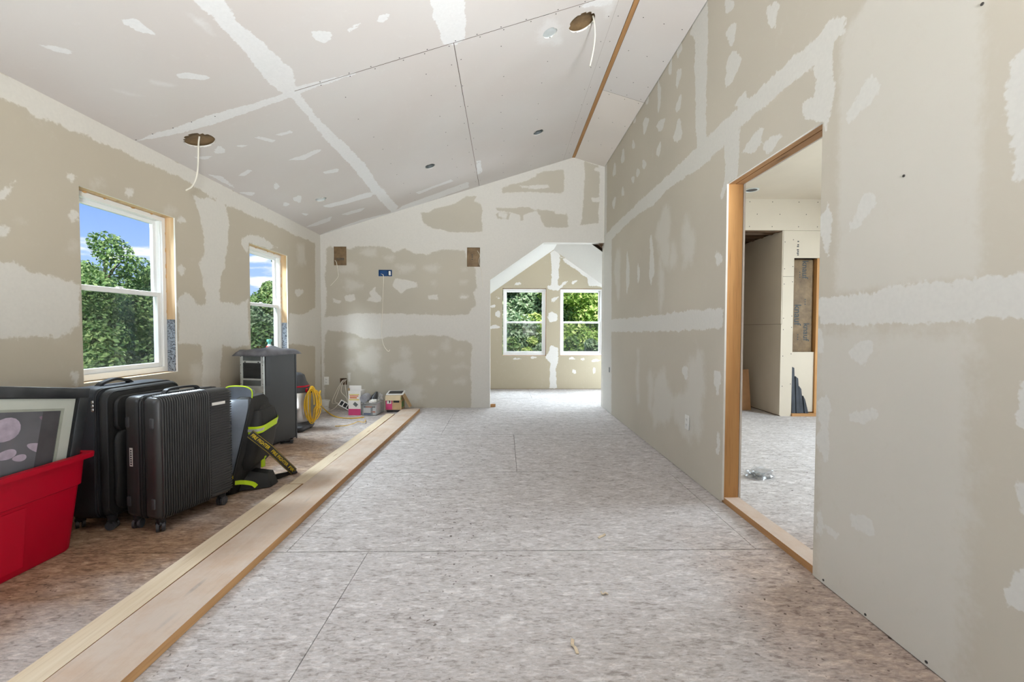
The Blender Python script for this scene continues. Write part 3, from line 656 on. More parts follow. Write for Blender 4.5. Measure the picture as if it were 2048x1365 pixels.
# ---- right wall (partition) with the framed doorway
DY0, DY1, DZ = 1.940, 2.774, 2.092
r1 = crop(1180, 0, 2.967); r6 = crop(1180, 440, 2.353); r2 = crop(1600, 0, 1.951); r3 = crop(1600, 660, 1.936)
R_SH = [
 (r1([(60, 1440), (130, 1350), (310, 1180), (420, 1080), (630, 880), (690, 820), (830, 690), (940, 590), (1240, 310), (1330, 250), (1430, 110), (1510, 90), (1520, 180), (1440, 260), (1335, 390), (1170, 510), (1090, 590), (880, 760), (800, 850), (700, 960), (560, 1060), (480, 1110), (370, 1220), (250, 1300), (150, 1400), (80, 1480)]), 'm', .03),
 (r1([(640, 80), (700, -60), (700, 300), (690, 500), (690, 830), (635, 880), (625, 700), (620, 400), (625, 250), (590, 200)]), 'm', .03),
 (r1([(800, 830), (890, 760), (885, 900), (870, 1060), (820, 1090), (790, 1170), (770, 1190), (800, 1050)]), 'm', .025),
 (r1([(1330, 390), (1440, 240), (1440, 480), (1465, 500), (1445, 600), (1400, 780), (1378, 720), (1280, 710), (1255, 610), (1335, 570)]), 'm', .025),
 (r6([(100, 468), (250, 458), (450, 430), (625, 418), (625, 510), (450, 522), (300, 527), (100, 527)]), 'm', .03),
 (r6([(58, 90), (102, 80), (100, 920), (50, 890)]), 'm', .03), (r1([(60, 980), (102, 960), (98, 1400), (55, 1400)]), 'm', .03),
 (r2([(65, 1190), (70, 1160), (200, 1150), (450, 1100), (874, 1070), (1200, 1040), (1200, 1210), (874, 1240), (400, 1260), (80, 1265)]), 'm', .03),
 (r2([(160, 150), (300, -60), (720, -60), (700, 1090), (140, 1150)]), 't', .03), (r3([(60, 0), (670, 0), (640, 1500), (60, 1000)]), 't', .06),
 (r2([(1000, 150), (874, 180), (830, 230), (800, 350), (820, 600), (860, 610), (825, 690), (874, 700), (1000, 720)]), 'm', .03),
 (r3([(190, 85), (240, 40), (285, 40), (290, 80), (240, 145), (205, 110)]), 'm', .02), (r3([(190, 325), (300, 300), (305, 340), (240, 365), (195, 355)]), 'm', .02),
 (r3([(85, 745), (150, 790), (150, 820), (110, 790)]), 'm', .02), (r3([(185, 710), (270, 730), (288, 800), (205, 775)]), 'm', .02),
 (r3([(960, 150), (850, 200), (845, 380), (960, 420)]), 'm', .02), (r3([(960, 580), (835, 590), (850, 720), (960, 740)]), 'm', .02), (r3([(780, 1040), (830, 940), (960, 920), (960, 1130), (800, 1080)]), 'm', .02),
]
for x, y, rx, ry, a in [(825, 30, 30, 45, 8), (840, 200, 25, 68, 8), (845, 400, 38, 105, 15), (1085, 85, 34, 80, 8), (530, 290, 14, 48, 8), (477, 400, 10, 52, 6), (525, 460, 13, 58, 10), (410, 570, 10, 98, 0), (528, 615, 13, 56, 12), (330, 740, 15, 50, 10), (420, 742, 20, 42, 25), (522, 780, 22, 72, 8), (408, 890, 11, 46, 12), (258, 860, 9, 28, 0), (322, 975, 13, 28, 0), (285, 1025, 11, 25, 10), (255, 1065, 10, 18, 0), (195, 1140, 8, 28, 0), (143, 1205, 9, 38, 8), (195, 930, 10, 45, 5), (145, 1010, 9, 40, 5), (900, 590, 22, 52, 38), (975, 845, 34, 95, 35), (1080, 850, 30, 75, 40), (340, 600, 8, 26, 20), (265, 715, 7, 22, 15)]: R_SH.append((r1(ell(x, y, rx, ry, a)), 'm', .02))
for x, y, rx, ry in [(290, 195, 11, 118), (177, 250, 8, 96), (228, 255, 6, 45), (605, 180, 18, 28), (600, 760, 16, 55), (450, 715, 14, 30), (604, 1050, 9, 60)]: R_SH.append((r6(ell(x, y, rx, ry)), 'm', .03))
for x, y, rx, ry in [(350, 80, 32, 150), (390, 170, 18, 60), (460, 110, 30, 110), (130, 250, 14, 120), (340, 850, 50, 130), (285, 800, 14, 100), (225, 740, 8, 130), (335, 300, 14, 120), (500, 800, 40, 200), (450, 900, 60, 120)]: R_SH.append((r6(ell(x, y, rx, ry)), 't', .06))
for x, y, rx, ry, a in [(248, 385, 30, 105, 35), (248, 820, 30, 85, 35), (105, 890, 20, 115, 2)]: R_SH.append((r2(ell(x, y, rx, ry, a)), 'm', .03))
for x, y, rx, ry in [(75, 50, 15, 52), (97, 310, 27, 70), (92, 440, 26, 62), (75, 750, 12, 52)]: R_SH.append((r3(ell(x, y, rx, ry)), 'm', .025))
wr = thing('wall_right', 'long beige drywall partition with white taped joints and framed doorway', 'wall', kind='structure'); del wr['category']
surf('drywall', (XR, 0, 0), (0, 1, 0), (0, 0, 1), np.unique(np.concatenate([lines(YREAR, .8, .12), lines(.8, YB+.003, .022, [DY0, DY1])])), lines(0.004, ZR+.01, .022, [DZ]), R_SH, 'drywall', wr, rects=[(DY0, DY1, -1, DZ)])
core_wall(wr, 'y', YREAR-.1, YB+.12, XR+t_, XR2-t_, 3.75, [(DY0-.04, DY1+.04, 0, DZ+.04)], 'dark_wood')
core_wall(wr, 'y', YREAR-.1, YB+.12, XR2-t_, XR2, 3.0, [(DY0-.008, DY1+.004, 0, DZ+.004)], 'paper_plain', 'far_side_drywall')
X0, X1 = XR+t_, XR2-t_
B().bx((X0, DY1, .038), (X1-.006, DY1+.038, DZ+.03)).build('jamb_stud', 'pine_z', wr)
B().bx((X0, DY0-.038, .038), (X1-.006, DY0, DZ+.03)).build('jamb_stud', 'pine_z', wr)
B().bx((X0, DY0-.038, DZ), (X0+.038, DY1+.038, DZ+.05)).build('header', 'ridge', wr)
B().bx((X0+.044, DY0-.038, DZ), (X1-.006, DY1+.038, DZ+.05)).build('header', 'ridge', wr)
o = B().bx((X0, DY0-.038, .001), (X1, DY1+.038, .038)).build('bottom_plate', 'board', wr); o.data.materials.append(MAT['pine_edge'])
for p_ in o.data.polygons:
    if abs(p_.normal.z) < .5: p_.material_index = 1
e = B().bx((XR+.0004, DY1, .02), (XR+t_, DY1+.006, DZ)).bx((XR+.0004, DY0-.006, .02), (XR+t_, DY0, DZ)).bx((XR+.0004, DY0, DZ), (XR+t_, DY1, DZ+.006)); e.build('drywall_edge', 'gypsum', wr)
b = B()
for px, py in ((1625+22, 1161), (1731, 1230), (1853, 1325), (1808, 352), (1965, 8)):
    p = on(px, py, 'x', XR); b.lathe([(.005, -.001), (.005, .001)], (0, 0, 0), 8); n = len(b.v)
    b.v[-32:] = [(p[0]-.001+v[2], p[1]+v[0], p[2]+v[1]) for v in b.v[-32:]]
tag(b.build('fastener_marks', 'screw', wr), kind='stuff')

# ---- ceiling panels
c8 = crop(760, 0, 3.103)
C_SH = [
 (c7([(900, -120), (1080, -120), (1140, 0), (1220, 110), (1350, 220), (1490, 350), (1500, 400), (1530, 470), (1640, 620), (1760, 730), (1870, 840), (1940, 950), (2040, 1060), (2010, 1095), (1920, 1000), (1800, 850), (1690, 740), (1570, 590), (1490, 500), (1380, 430), (1260, 270), (1150, 160), (990, 0)]), 'm', .025),
 (c7([(690, 725), (780, 690), (900, 650), (1100, 580), (1300, 530), (1450, 480), (1530, 440), (1820, 370), (1830, 380), (1600, 450), (1500, 495), (1300, 565), (1100, 635), (920, 685), (760, 712)]), 'm', .02),
 (c7([(1640, 1203), (1700, 1180), (1850, 1125), (2020, 1085), (2060, 1055), (2400, 930), (2400, 960), (2048, 1085), (1660, 1225)]), 'm', .02),
 (c8([(300, -80), (520, -80), (525, 0), (530, 120), (530, 240), (480, 278), (390, 272), (360, 180), (330, 100)]), 'm', .025),
 (c8(ell(1055, 205, 75, 78)), 't', .05), (c8([(1240, 50), (1300, 10), (1400, -60), (1520, -60), (1460, 30), (1410, 110), (1395, 100), (1400, 50), (1320, 45)]), 't', .03), (c8([(1250, 45), (1330, -10), (1450, -10), (1440, 25), (1330, 40)]), 'm', .03),
 (c8([(600, 1000), (625, 995), (635, 1070), (605, 1085)]), 'm', .02), (c8([(220, 1195), (280, 1175), (440, 1115), (460, 1125), (330, 1168), (240, 1207)]), 'm', .015),
 (c8([(270, 1245), (300, 1228), (320, 1235), (290, 1255)]), 'm', .015), (c8([(-40, 1140), (0, 1150), (40, 1200), (20, 1210)]), 't', .02),
]
for p in ([(615, 100), (700, 90), (740, 130), (800, 178), (700, 165), (640, 130)], [(185, 225), (300, 235), (390, 270), (330, 278), (250, 255)], [(890, 380), (960, 368), (1080, 395), (1050, 410), (920, 402)], [(1590, 160), (1640, 155), (1700, 170), (1690, 205), (1660, 225), (1610, 200)], [(1770, 150), (1855, 105), (1850, 130), (1790, 165)], [(1920, 110), (1950, 70), (2005, 60), (1990, 100), (1960, 120)], [(1305, 705), (1330, 700), (1410, 720), (1390, 730)], [(1405, 690), (1490, 668), (1500, 680), (1430, 697)], [(1180, 745), (1280, 740), (1240, 755)], [(1470, 820), (1560, 790), (1640, 760), (1640, 775), (1560, 820)], [(1650, 880), (1730, 862), (1735, 880), (1660, 892)], [(980, 805), (1080, 800), (1060, 820)], [(1220, 900), (1270, 868), (1290, 875), (1250, 905)], [(1650, 1055), (1750, 1028), (1870, 988), (1920, 985), (1900, 1008), (1780, 1042), (1690, 1064)], [(1745, 1100), (1800, 1080), (1870, 1063), (1850, 1082), (1780, 1102)], [(1560, 1165), (1640, 1130), (1700, 1108), (1690, 1132), (1620, 1157)], [(1530, 1090), (1580, 1095), (1570, 1108)], [(1060, 890), (1140, 905), (1200, 960), (1130, 930)], [(1220, 985), (1310, 985), (1290, 1005)]): C_SH.append((c7(p), 'm', .014))
for p in ([(770, 410), (900, 435), (880, 442), (790, 430)], [(580, 455), (720, 490), (680, 492), (600, 470)], [(950, 65), (1050, 120), (1100, 185), (1060, 165)]): C_SH.append((c7(p), 't', .02))
for x, y, rx, ry in [(1125, 770, 30, 20), (1415, 955, 15, 18), (1525, 1020, 22, 17), (1465, 1045, 15, 11)]: C_SH.append((c7(ell(x, y, rx, ry)), 'm', .014))
ce = thing('ceiling', 'sloped drywall ceiling of large sheets rising to an exposed ridge', 'ceiling', kind='structure'); del ce['category']
OC, UC, VC = np.array((XL, 0, ZL)), np.array((1, 0, SL))/SQL, np.array((0, 1.0, 0)); NC = np.cross(UC, VC)
def cuv(px, py): q = onp(px, py, OC, NC)-OC; return float(q@UC), float(q@VC)
CANS = [((642, 399), .062), ((860, 333), .062), ((1077, 265), .062), ((1100, 66), .058)]
SPK = [((399, 281), .105), ((1164, 45), .105)]
circs = [(*cuv(*p), r) for p, r in CANS+SPK]
ue = [0, (-1.505-XL)*SQL, (-.37-XL)*SQL, (.835-XL)*SQL, (XRIDGE-.024-XL)*SQL]; ye = [YREAR, 3.128, YB]
for i in range(4):
    for j in range(2):
        g = .0022
        ga = g if (i == 2 and j == 1) else (.0006 if i == 3 else 0); gb = g if (i == 1 and j == 1) else (.0006 if i == 2 else 0)
        gc = g if i >= 1 else 0
        u0, u1 = ue[i]+ga, ue[i+1]-gb; v0, v1 = ye[j]+(gc if j == 1 else 0), ye[j+1]-(gc if j == 0 else 0)
        vs = lines(v0, v1, .022) if j == 1 else np.unique(np.concatenate([lines(v0, 1.2, .15), lines(1.2, v1, .022)]))
        cc = [c for c in circs if u0+c[2] < c[0] < u1-c[2]*.5 and v0 < c[1] < v1]
        surf('drywall_sheet', OC, UC, VC, lines(u0, u1, .022), vs, C_SH, 'drywall_ceiling', ce, circs=cc)
OCR, UCR = np.array((XRIDGE, 0, ZRIDGE)), np.array((1, 0, SR))/SQR
for (v0, v1, m_) in ((YREAR, 4.458, 'drywall_ceiling'), (4.461, YB, 'drywall_pale')):
    surf('drywall_sheet', OCR, UCR, VC, lines(.022, (XR-XRIDGE)*SQR-.004, .05), lines(v0, v1, .06), [], m_, ce)
B().bx((XRIDGE-.019, YREAR, ZRIDGE-.004), (XRIDGE+.019, YB, ZRIDGE+.2)).build('ridge_board', 'ridge', ce)
# screw heads along the untaped seams and in the field of the far sheets
def screws(pts, parent, O, Nn, r=.0042):
    b = B(); Nn = Vector(Nn).normalized()
    if Nn.z > 0: Nn = -Nn
    for p in pts: p = Vector(p); b.cyl(p-Nn*.001, p+Nn*.0012, r, n=6, smooth=False)
    tag(b.build('screw_heads', 'screw', parent), kind='stuff')
pts = []
for k in range(14):
    u = ue[1]+.2+k*.195
    for dv in (-.016, .02): pts.append(OC+UC*(u+random.uniform(-.03, .03))+VC*(3.128+dv))
for u in (ue[1]+.29, ue[2]-.25, ue[2]+.03, ue[2]-.03, ue[2]+.36, ue[2]+.75, ue[3]-.03, ue[3]+.04):
    for k in range(9): pts.append(OC+UC*(u+random.uniform(-.02, .02))+VC*(3.35+k*.33+random.uniform(-.04, .04)))
for p in ((272, 280), (305, 268), (346, 256), (383, 244), (430, 233)): pts.append(onp(*p, OC, NC))
screws(pts, ce, OC, NC)
pts = [OCR+UCR*u+VC*v for u in (.1, .27, .42) for v in (2.2, 2.62, 3.0, 3.4, 3.8, 4.2, 4.42, 4.5, 5.0, 5.6)]
screws(pts, ce, OCR, np.cross(UCR, VC))
# roof above (keeps the sky out)
def slab(name, p0, p1, z0, z1, th, y0, y1, m):
    return B().prism([(p0, z0), (p1, z1), (p1, z1+th), (p0, z0+th)], 'y', y0, y1).build(name, m)
for nm, a in (('roof', (XL-.5, XRIDGE+.01, ZL-SL*.5+.2, ZRIDGE+.2, .12, YREAR-.4, YB+.4)), ('roof', (XRIDGE-.01, 1.75, ZRIDGE+.2, ZRIDGE+.2+SR*.77, .12, YREAR-.4, YB+.4))):
    tag(slab(nm, *a, 'dark_wood'), 'dark timber roof deck above the ceiling sheets', kind='structure')

# ---- alcove under its own gable
GX, GZ, GS = .92, 2.651, .70; KX0, KX1 = -1.0, 2.84
al = thing('wall_alcove', 'beige gable wall with two white windows and a taped centre joint', 'wall', kind='structure'); del al['category']
a5 = crop(960, 460, 3.593)
A_SH = [(a5(p), 'm', .03) for p in ([(505, 165), (540, 140), (575, 180), (560, 400), (600, 400), (560, 440), (490, 430), (485, 400), (512, 400), (515, 260)], [(490, 600), (520, 590), (560, 615), (555, 655), (495, 662)], [(470, 925), (510, 830), (560, 850), (565, 930), (545, 1000), (552, 1140), (500, 1140), (505, 960)], [(560, 175), (700, 255), (870, 375), (980, 450), (980, 480), (870, 410), (780, 400), (770, 345), (620, 240)], [(655, 990), (690, 1010), (690, 1040), (665, 1025)], [(500, 140), (150, 400), (60, 470), (60, 440), (300, 260)])]
for x, y, rx, ry, a in [(270, 390, 32, 10, -15), (680, 375, 30, 9, -25), (92, 550, 22, 9, -15), (130, 605, 18, 26, 0), (100, 700, 48, 13, -5), (270, 925, 30, 9, 0), (385, 918, 25, 9, 0), (820, 1010, 8, 25, 0), (660, 925, 25, 10, 0), (740, 930, 15, 10, 0), (605, 385, 25, 11, -30), (130, 490, 18, 8, 20), (535, 500, 30, 14, -35), (830, 940, 30, 10, 0)]: A_SH.append((a5(ell(x, y, rx, ry, a)), 'm', .025))
AW = [(-.044, .787, .641, 1.92), (1.047, 1.878, .641, 1.92)]
surf('drywall', (0, YA, 0), (1, 0, 0), (0, 0, 1), lines(KX0, KX1, .03, [q for w in AW for q in w[:2]]), lines(0.006, 2.66, .03, [.641, 1.92]), A_SH, 'drywall_alcove', al, rects=AW)
core_wall(al, 'x', KX0-.1, KX1+.1, YA+t_, YA+.15, 3.0, AW, 'pine_x')
for w in AW:
    u0, u1, v0, v1 = w; e = B(); q = .008
    e.bx((u0-q, YA+.0004, v0-q), (u0, YA+t_, v1+q)).bx((u1, YA+.0004, v0-q), (u1+q, YA+t_, v1+q)).bx((u0, YA+.0004, v1), (u1, YA+t_, v1+q)).bx((u0, YA+.0004, v0-q), (u1, YA+t_, v0)); e.build('drywall_edge', 'dark_wood', al)
window('window_5', (-.044+.012, YA+.03, .641+.006), 0, .831-.02, 1.279-.014, 'white double-hung alcove window closer to the mudded end wall')
window('window_6', (1.047+.008, YA+.03, .641+.006), 0, .831-.02, 1.279-.014, 'white double-hung alcove window partly hidden by the partition')
ac = thing('ceiling_alcove', 'steep white gable ceiling of the alcove', 'ceiling', kind='structure'); del ac['category']
q = math.hypot(1, GS)
surf('drywall_sheet', (GX, YB+.10, GZ), (-1/q, 0, -GS/q), (0, 1, 0), lines(0, (GX-KX0)*q+.02, .06), lines(0, YA-YB-.09, .06), [], 'drywall_alcove', ac, base=1)
surf('drywall_sheet', (GX, YB+.10, GZ), (1/q, 0, -GS/q), (0, 1, 0), lines(0, (KX1-GX)*q+.02, .06), lines(0, YA-YB-.09, .06), [], 'drywall_alcove', ac, base=1)
zk = GZ-GS*(GX-KX0)
b = B().prism([(KX0-.4, zk-.4*GS+.06), (GX, GZ+.06), (KX1+.4, zk-.4*GS+.06), (KX1+.4, zk-.4*GS+.2), (GX, GZ+.2), (KX0-.4, zk-.4*GS+.2)], 'y', YB+.13, YA+.3)
b.build('roof_deck', 'dark_wood', ac)
kw = thing('wall_knee', 'low drywall knee wall of the alcove', 'wall', kind='structure'); del kw['category']
B().bx((KX0-.1, YB+.13, 0), (KX0, YA+.1, zk+.05)).build('drywall', 'paper_plain', kw)
core_wall(kw, 'y', YB+.13, YA+.1, KX1, KX1+.1, zk+.05, [(6.9, 7.7, .44, 1.2)], 'paper_plain', 'drywall')
window('window_7', (KX1+.02, 7.7, .44), -math.pi/2, .8, .76, 'small white knee-wall window added out of view in the alcove')  # unseen window added to go with the alcove side lamp

# ---- rear wall; its wide window is unseen and added to hold a fill lamp
re_ = thing('wall_rear', 'drywall wall facing the alcove end with an added wide window', 'wall', kind='structure'); del re_['category']
core_wall(re_, 'x', XL-.15, XR+.13, YREAR-.14, YREAR, 4.0, [(-1.75, .55, .75, 2.25)], 'paper_plain', 'drywall')
o = window('window_8', (.55, YREAR-.08, .75), math.pi, 2.3, 1.5, 'unseen wide white triple window added in the rear wall', 2, False)

# ---- next room
nr = thing('wall_next_room', 'unpainted drywall walls of the room beyond the doorway', 'wall', kind='structure'); del nr['category']
YN = 5.581
core_wall(nr, 'y', -.7, 6.7, XE, XE+.12, 3.0, [(2.6, 4.0, .6, 2.5)], 'paper_next', 'drywall')
B().bx((XR2, -.72, 0), (XE, -.6, 3.0)).build('drywall', 'paper_next', nr)
window('window_9', (XE+.02, 4.0, .6), -math.pi/2, 1.4, 1.9, 'tall white window of the next room', 0, False)
B().bx((XR2, YN, 0), (3.0, YN+.1, ZC2)).build('drywall', 'paper_next', nr)
B().bx((3.0, YN, 2.452), (XE, YN+.0127, ZC2)).build('drywall_sheet', 'paper_next', nr)
B().bx((3.0, YN+.02, 2.44), (3.66, YN+.1, 2.5)).build('header', 'dark_wood', nr)
XS = 3.656
B().bx((XS, YN, 1.85), (XS+.147, YN+.0127, 2.449)).build('drywall_sheet', 'paper_next', nr)
B().bx((XS, YN, .0), (XS+.147, YN+.0127, 1.846)).build('drywall_sheet', 'paper_next', nr)
B().bx((XS-.0127, YN+.004, 1.224), (XS, 6.48, 2.449)).build('drywall_sheet', 'paper_next', nr)
B().bx((XS-.0127, YN-.002, .012), (XS, 6.48, 1.22)).build('drywall_sheet', 'paper_next', nr)
B().bx((XS, YN+.013, 0), (XS+.147, 6.48, 2.6)).build('framing', 'dark_wood', nr)
B().bx((2.95, 6.48, 0), (XS, 6.5, 1.22)).bx((2.95, 6.48, 1.224), (XS, 6.5, 2.36)).build('drywall_sheet', 'paper_next', nr)
B().bx((2.9, YN+.1, 0), (2.96, 6.6, 2.6)).build('framing', 'dark_wood', nr)
b = B().bx((2.9, YN+.1, 2.62), (XS+.2, 6.7, 2.7)); b.bx((2.95, 6.5, 0), (XS+.2, 6.6, 2.7))
for k in range(4): b.bx((2.95, YN+.2+k*.22, 2.44), (XS, YN+.238+k*.22, 2.62))
b.build('closet_joists', 'dark_wood', nr)
B().bx((XS+.147, YN, 2.092), (XE, YN+.0127, 2.449)).build('drywall_sheet', 'paper_next', nr)
B().bx((4.16, YN, 0), (XE, YN+.0127, 2.092)).build('drywall_sheet', 'paper_next', nr)
B().bx((XS+.147, YN+.16, 0), (XE, YN+.2, 2.6)).build('framing', 'dark_wood', nr)
B().bx((4.12, YN+.013, .04), (4.158, YN+.1, 2.09)).build('stud', 'pine_z', nr)
ins = tag(B().bx((XS+.15, YN+.06, .8), (4.119, YN+.15, 2.09), .03, 3).build('insulation', 'kraft', nr), 'brown kraft-faced insulation batt between the studs')
for x, z, s, tx in ((3.99, 1.95, .11, 'knauf'), (3.90, 1.35, .13, 'knauf'), (4.02, 1.12, .11, 'knauf'), (4.0, 1.52, .05, '• • •'), (3.91, 1.05, .05, '• • •'), (3.92, 1.88, .05, '• • •')):
    text('print', tx, s, 'kraft_ink', ins, frame_mtx((x, YN+.0592, z), (0, 0, -1), (1, 0, 0)), bold=.002)
tag(B().bx((XS+.15, YN+.035, .052), (4.118, YN+.048, .852)).build('drywall_sheet', 'paper_next', nr), 'short drywall sheet closing the lower half of the niche')
B().bx((XS+.147, YN-.02, .001), (4.3, YN+.07, .039)).build('bottom_plate', 'pine_x', nr)
pts = []
for z in (.4, .8, 1.15, 1.3, 1.75, 1.95, 2.3): pts += [(XS+.02, YN-.0005, z), (XS+.13, YN-.0005, z+.03)]
for x in (3.2, 3.5, 3.85, 4.1): pts += [(x, YN-.0005, 2.5), (x, YN-.0005, 2.82), (x+.1, YN-.0005, 2.66)]
screws(pts, nr, None, (0, -1, 0), .006)
b = B()
for k in range(9):
    if k not in (4, 7): b.bx((XS+.185-.006*(k % 2), YN-.0008, 2.125+k*.022), (XS+.205, YN+.0004, 2.140+k*.022))
tag(b.build('stamp_marks', 'ink', nr), kind='stuff')
cn_ = tag(B().bx((XR2, -.72, ZC2), (XE+.12, YN+.1, ZC2+.12)).build('ceiling_next_room', 'paper_next'), 'flat drywall ceiling of the next room', kind='structure')

# ================================================================== THINGS
# ---- boards lying on the floor
def board(name, label, x0, x1, y0, y1, z0, z1, m, skew=0.0, cat='board', edge='pine_edge'):
    b = B().prism([(x0, y0), (x1, y0), (x1+skew, y1), (x0+skew, y1)], 'z', z0, z1); o = b.build(name, m); tag(o, label, cat); o.data.materials.append(MAT[edge])
    for p_ in o.data.polygons:
        if abs(p_.normal.z) < .5: p_.material_index = 1
    return o
board('wide_board', 'long wide dusty board lying flat along the walkway', -1.447, -1.207, .75, 5.935, .002, .040, 'board', .03)
board('narrow_board', 'clean pale narrow board lying against the wide board', -1.562, -1.449, .8, 3.05, .002, .038, 'pine_y', .0)
board('narrow_board', 'clean pale narrow board whose end lies by the boxes', -1.545, -1.437, 3.056, 5.585, .002, .038, 'pine_y', .0)
# ---- red tote with a framed picture standing in it
t = thing('storage_tote', 'open red plastic storage tote on the floor, holding a framed picture', 'storage bin', (-2.415, 1.86, 0))
hx, hy = .185, .40
rings = [rrect(hx-.03, hy-.03, .03, 0, 0, .0), rrect(hx-.02, hy-.02, .04, 0, 0, .012), rrect(hx+.005, hy+.01, .04, 0, 0, .33), rrect(hx+.013, hy+.018, .04, 0, 0, .335), rrect(hx+.022, hy+.028, .04, 0, 0, .475)]
inner = [rrect(hx+.018, hy+.024, .04, 0, 0, .475), rrect(hx+.0, hy+.004, .036, 0, 0, .33), rrect(hx-.03, hy-.03, .03, 0, 0, .012)]
B().loft(rings+inner, True, True).build('body', 'red', t)
B().loft([rrect(hx+.02, hy+.026, .04, 0, 0, .462), rrect(hx+.05, hy+.056, .045, 0, 0, .468), rrect(hx+.052, hy+.058, .045, 0, 0, .492), rrect(hx+.018, hy+.024, .036, 0, 0, .492), rrect(hx+.017, hy+.023, .036, 0, 0, .47)], False, False).build('rim', 'red', t)
B().loft([[(hx-.018, y_, .035), (hx-.0155, y_, .035), (hx+.0085, y_, .315), (hx+.006, y_, .315)] for y_ in (-.34, .14)], smooth=False).build('side_panel', 'red', t)
B().bx((-.05, hy+.012, .40), (.05, hy+.06, .46), .01, 2).build('handle', 'red', t)
a = math.radians(9.0)
pt = thing('framed_picture', 'framed print with black frame and cream mat standing in the red tote', 'picture', (-2.243, 2.332, .826))
PW, PH = .66, .74
pm = frame_mtx((0, 0, 0), (0, -math.cos(a), math.sin(a)), (-.03, -math.sin(a), -math.cos(a)))   # local x to the near side, y down, z out of the picture towards +x
def rect_frame(b, x0, y0, x1, y1, w, z0, z1, mtx, bev=0):
    b.bx((x0, y0, z0), (x1, y0+w, z1), bev, 2, mtx); b.bx((x0, y1-w, z0), (x1, y1, z1), bev, 2, mtx)
    b.bx((x0, y0+w, z0), (x0+w, y1-w, z1), bev, 2, mtx); b.bx((x1-w, y0+w, z0), (x1, y1-w, z1), bev, 2, mtx); return b
sgn = -1 if (pm @ Vector((0, 0, 1))).x < 0 else 1
Z = lambda z0, z1: (sgn*z0, sgn*z1)
fr_m = plain('worn_black_frame', (.035, .036, .038), .35, var=.5, scale=9)
rect_frame(B(), 0, 0, PW, PH, .05, *Z(-.012, .012), pm, .003).build('frame', fr_m, pt)
rect_frame(B(), .048, .048, PW-.048, PH-.048, .008, *Z(-.004, .007), pm).build('inner_lip', 'black_plastic', pt)
rect_frame(B(), .05, .05, PW-.05, PH-.05, .055, *Z(-.006, -.002), pm).build('mat', 'mat_board', pt)
rect_frame(B(), .105, .105, PW-.105, PH-.105, .012, *Z(-.008, -.005), pm).build('mat_bevel', plain('mat_inner', srgb(176, 174, 160), .8), pt)
B().bx((.05, .05, sgn*-.011), (PW-.05, PH-.05, sgn*-.008), 0, 2, pm).build('print', plain('grey_print', srgb(112, 108, 112), .6, var=.25, scale=5), pt)
pp = B()
pet = plain('pale_pink_print', srgb(196, 178, 192), .6, var=.2, scale=25); pet2 = plain('mauve_print', srgb(140, 112, 128), .6, var=.2, scale=25)
def petal(cx, cy_, rx, ry, rot, m):
    vs = []
    for i in range(20):
        q = 2*math.pi*i/20; x, y = rx*math.cos(q), ry*math.sin(q)*(1-.25*math.cos(q)); vs.append((pm @ Vector((cx+x*math.cos(rot)-y*math.sin(rot), cy_+x*math.sin(rot)+y*math.cos(rot), sgn*-.0078)))[:])
    B().add(vs, [tuple(range(20))]).build('printed_shape', m, pt)
petal(.36, .20, .075, .052, .3, pet); petal(.20, .29, .05, .02, -.35, pet); petal(.33, .31, .045, .022, .2, pet); petal(.185, .155, .03, .012, -.4, pet2); petal(.27, .33, .03, .016, 0, pet)
B().bx((.117, .117, sgn*-.0077), (.20, PH-.117, sgn*-.0079), 0, 2, pm).build('printed_band', plain('dark_grey_print', srgb(86, 80, 82), .6, var=.2), pt)
B().bx((.05, .05, sgn*.003), (PW-.05, PH-.05, sgn*.0045), 0, 2, pm).build('glass', 'glass', pt)

# ---- suitcases
def caster(parent, x, y, z=0, r=.027, rot=0.3):
    c = B().cyl((x, y, z+.05), (x, y, z+.085), .02, .024, 12)
    c.bx((x-.018, y-.02, z+.035), (x+.018, y+.02, z+.058), .006, 2)
    o = c.build('wheel_housing', 'black_plastic', parent)
    w = B(); d = Vector((math.cos(rot), math.sin(rot), 0))
    for k in (-1, 1):
        p = Vector((x, y, z+r)); w.cyl(p+d*(k*.006), p+d*(k*.02), r, n=18).cyl(p+d*(k*.02), p+d*(k*.0215), r*.55, n=14)
    w.build('wheel', 'dark_grey', o)
P0 = on(320, 1047, 'z', .07); P1 = on(468, 985, 'z', .07); dv = P1-P0; ang = math.atan2(dv[1], dv[0])-math.pi/2
s = thing('hardshell_suitcase', 'black ribbed hardshell suitcase standing on four wheels with a white sticker', 'suitcase', (P0[0], P0[1], 0), ang)
D, LN, Z0, Z1 = .265, .47, .075, .765       # thickness (-x), length (+y), bottom and top
cx = -D/2
for x0, x1 in ((-D, -D/2-.008), (-D/2+.008, -.006)):
    B().bx((x0, 0, Z0), (x1, LN, Z1), .035, 4).build('shell_half', 'hardshell', s)
b = B().bx((-D/2-.012, .004, Z0+.004), (-D/2+.012, LN-.004, Z1-.004), .035, 4); b.build('zip_band', 'fabric', s)
for x in (-D/2-.01, -D/2+.01):
    ring = [(x, p[0]+LN/2, p[1]+(Z0+Z1)/2) for p in rrect(LN/2+.001, (Z1-Z0)/2+.001, .037)]
    B().tube(ring, .0035, 6, True).build('zipper', 'black_plastic', s)
b = B(); n = 21; split = LN*.655
for i in range(n):
    y = .028+i*(split-.036)/(n-1)
    b.tube([(-.030, y, Z0+.001), (-.012, y, Z0+.012), (-.004, y, Z0+.035), (-.004, y, Z1-.035), (-.012, y, Z1-.012), (-.034, y, Z1), (-.075, y, Z1+.001)], .0058, 6)
b.build('vertical_ribs', 'hardshell', s)
b = B(); n = 40
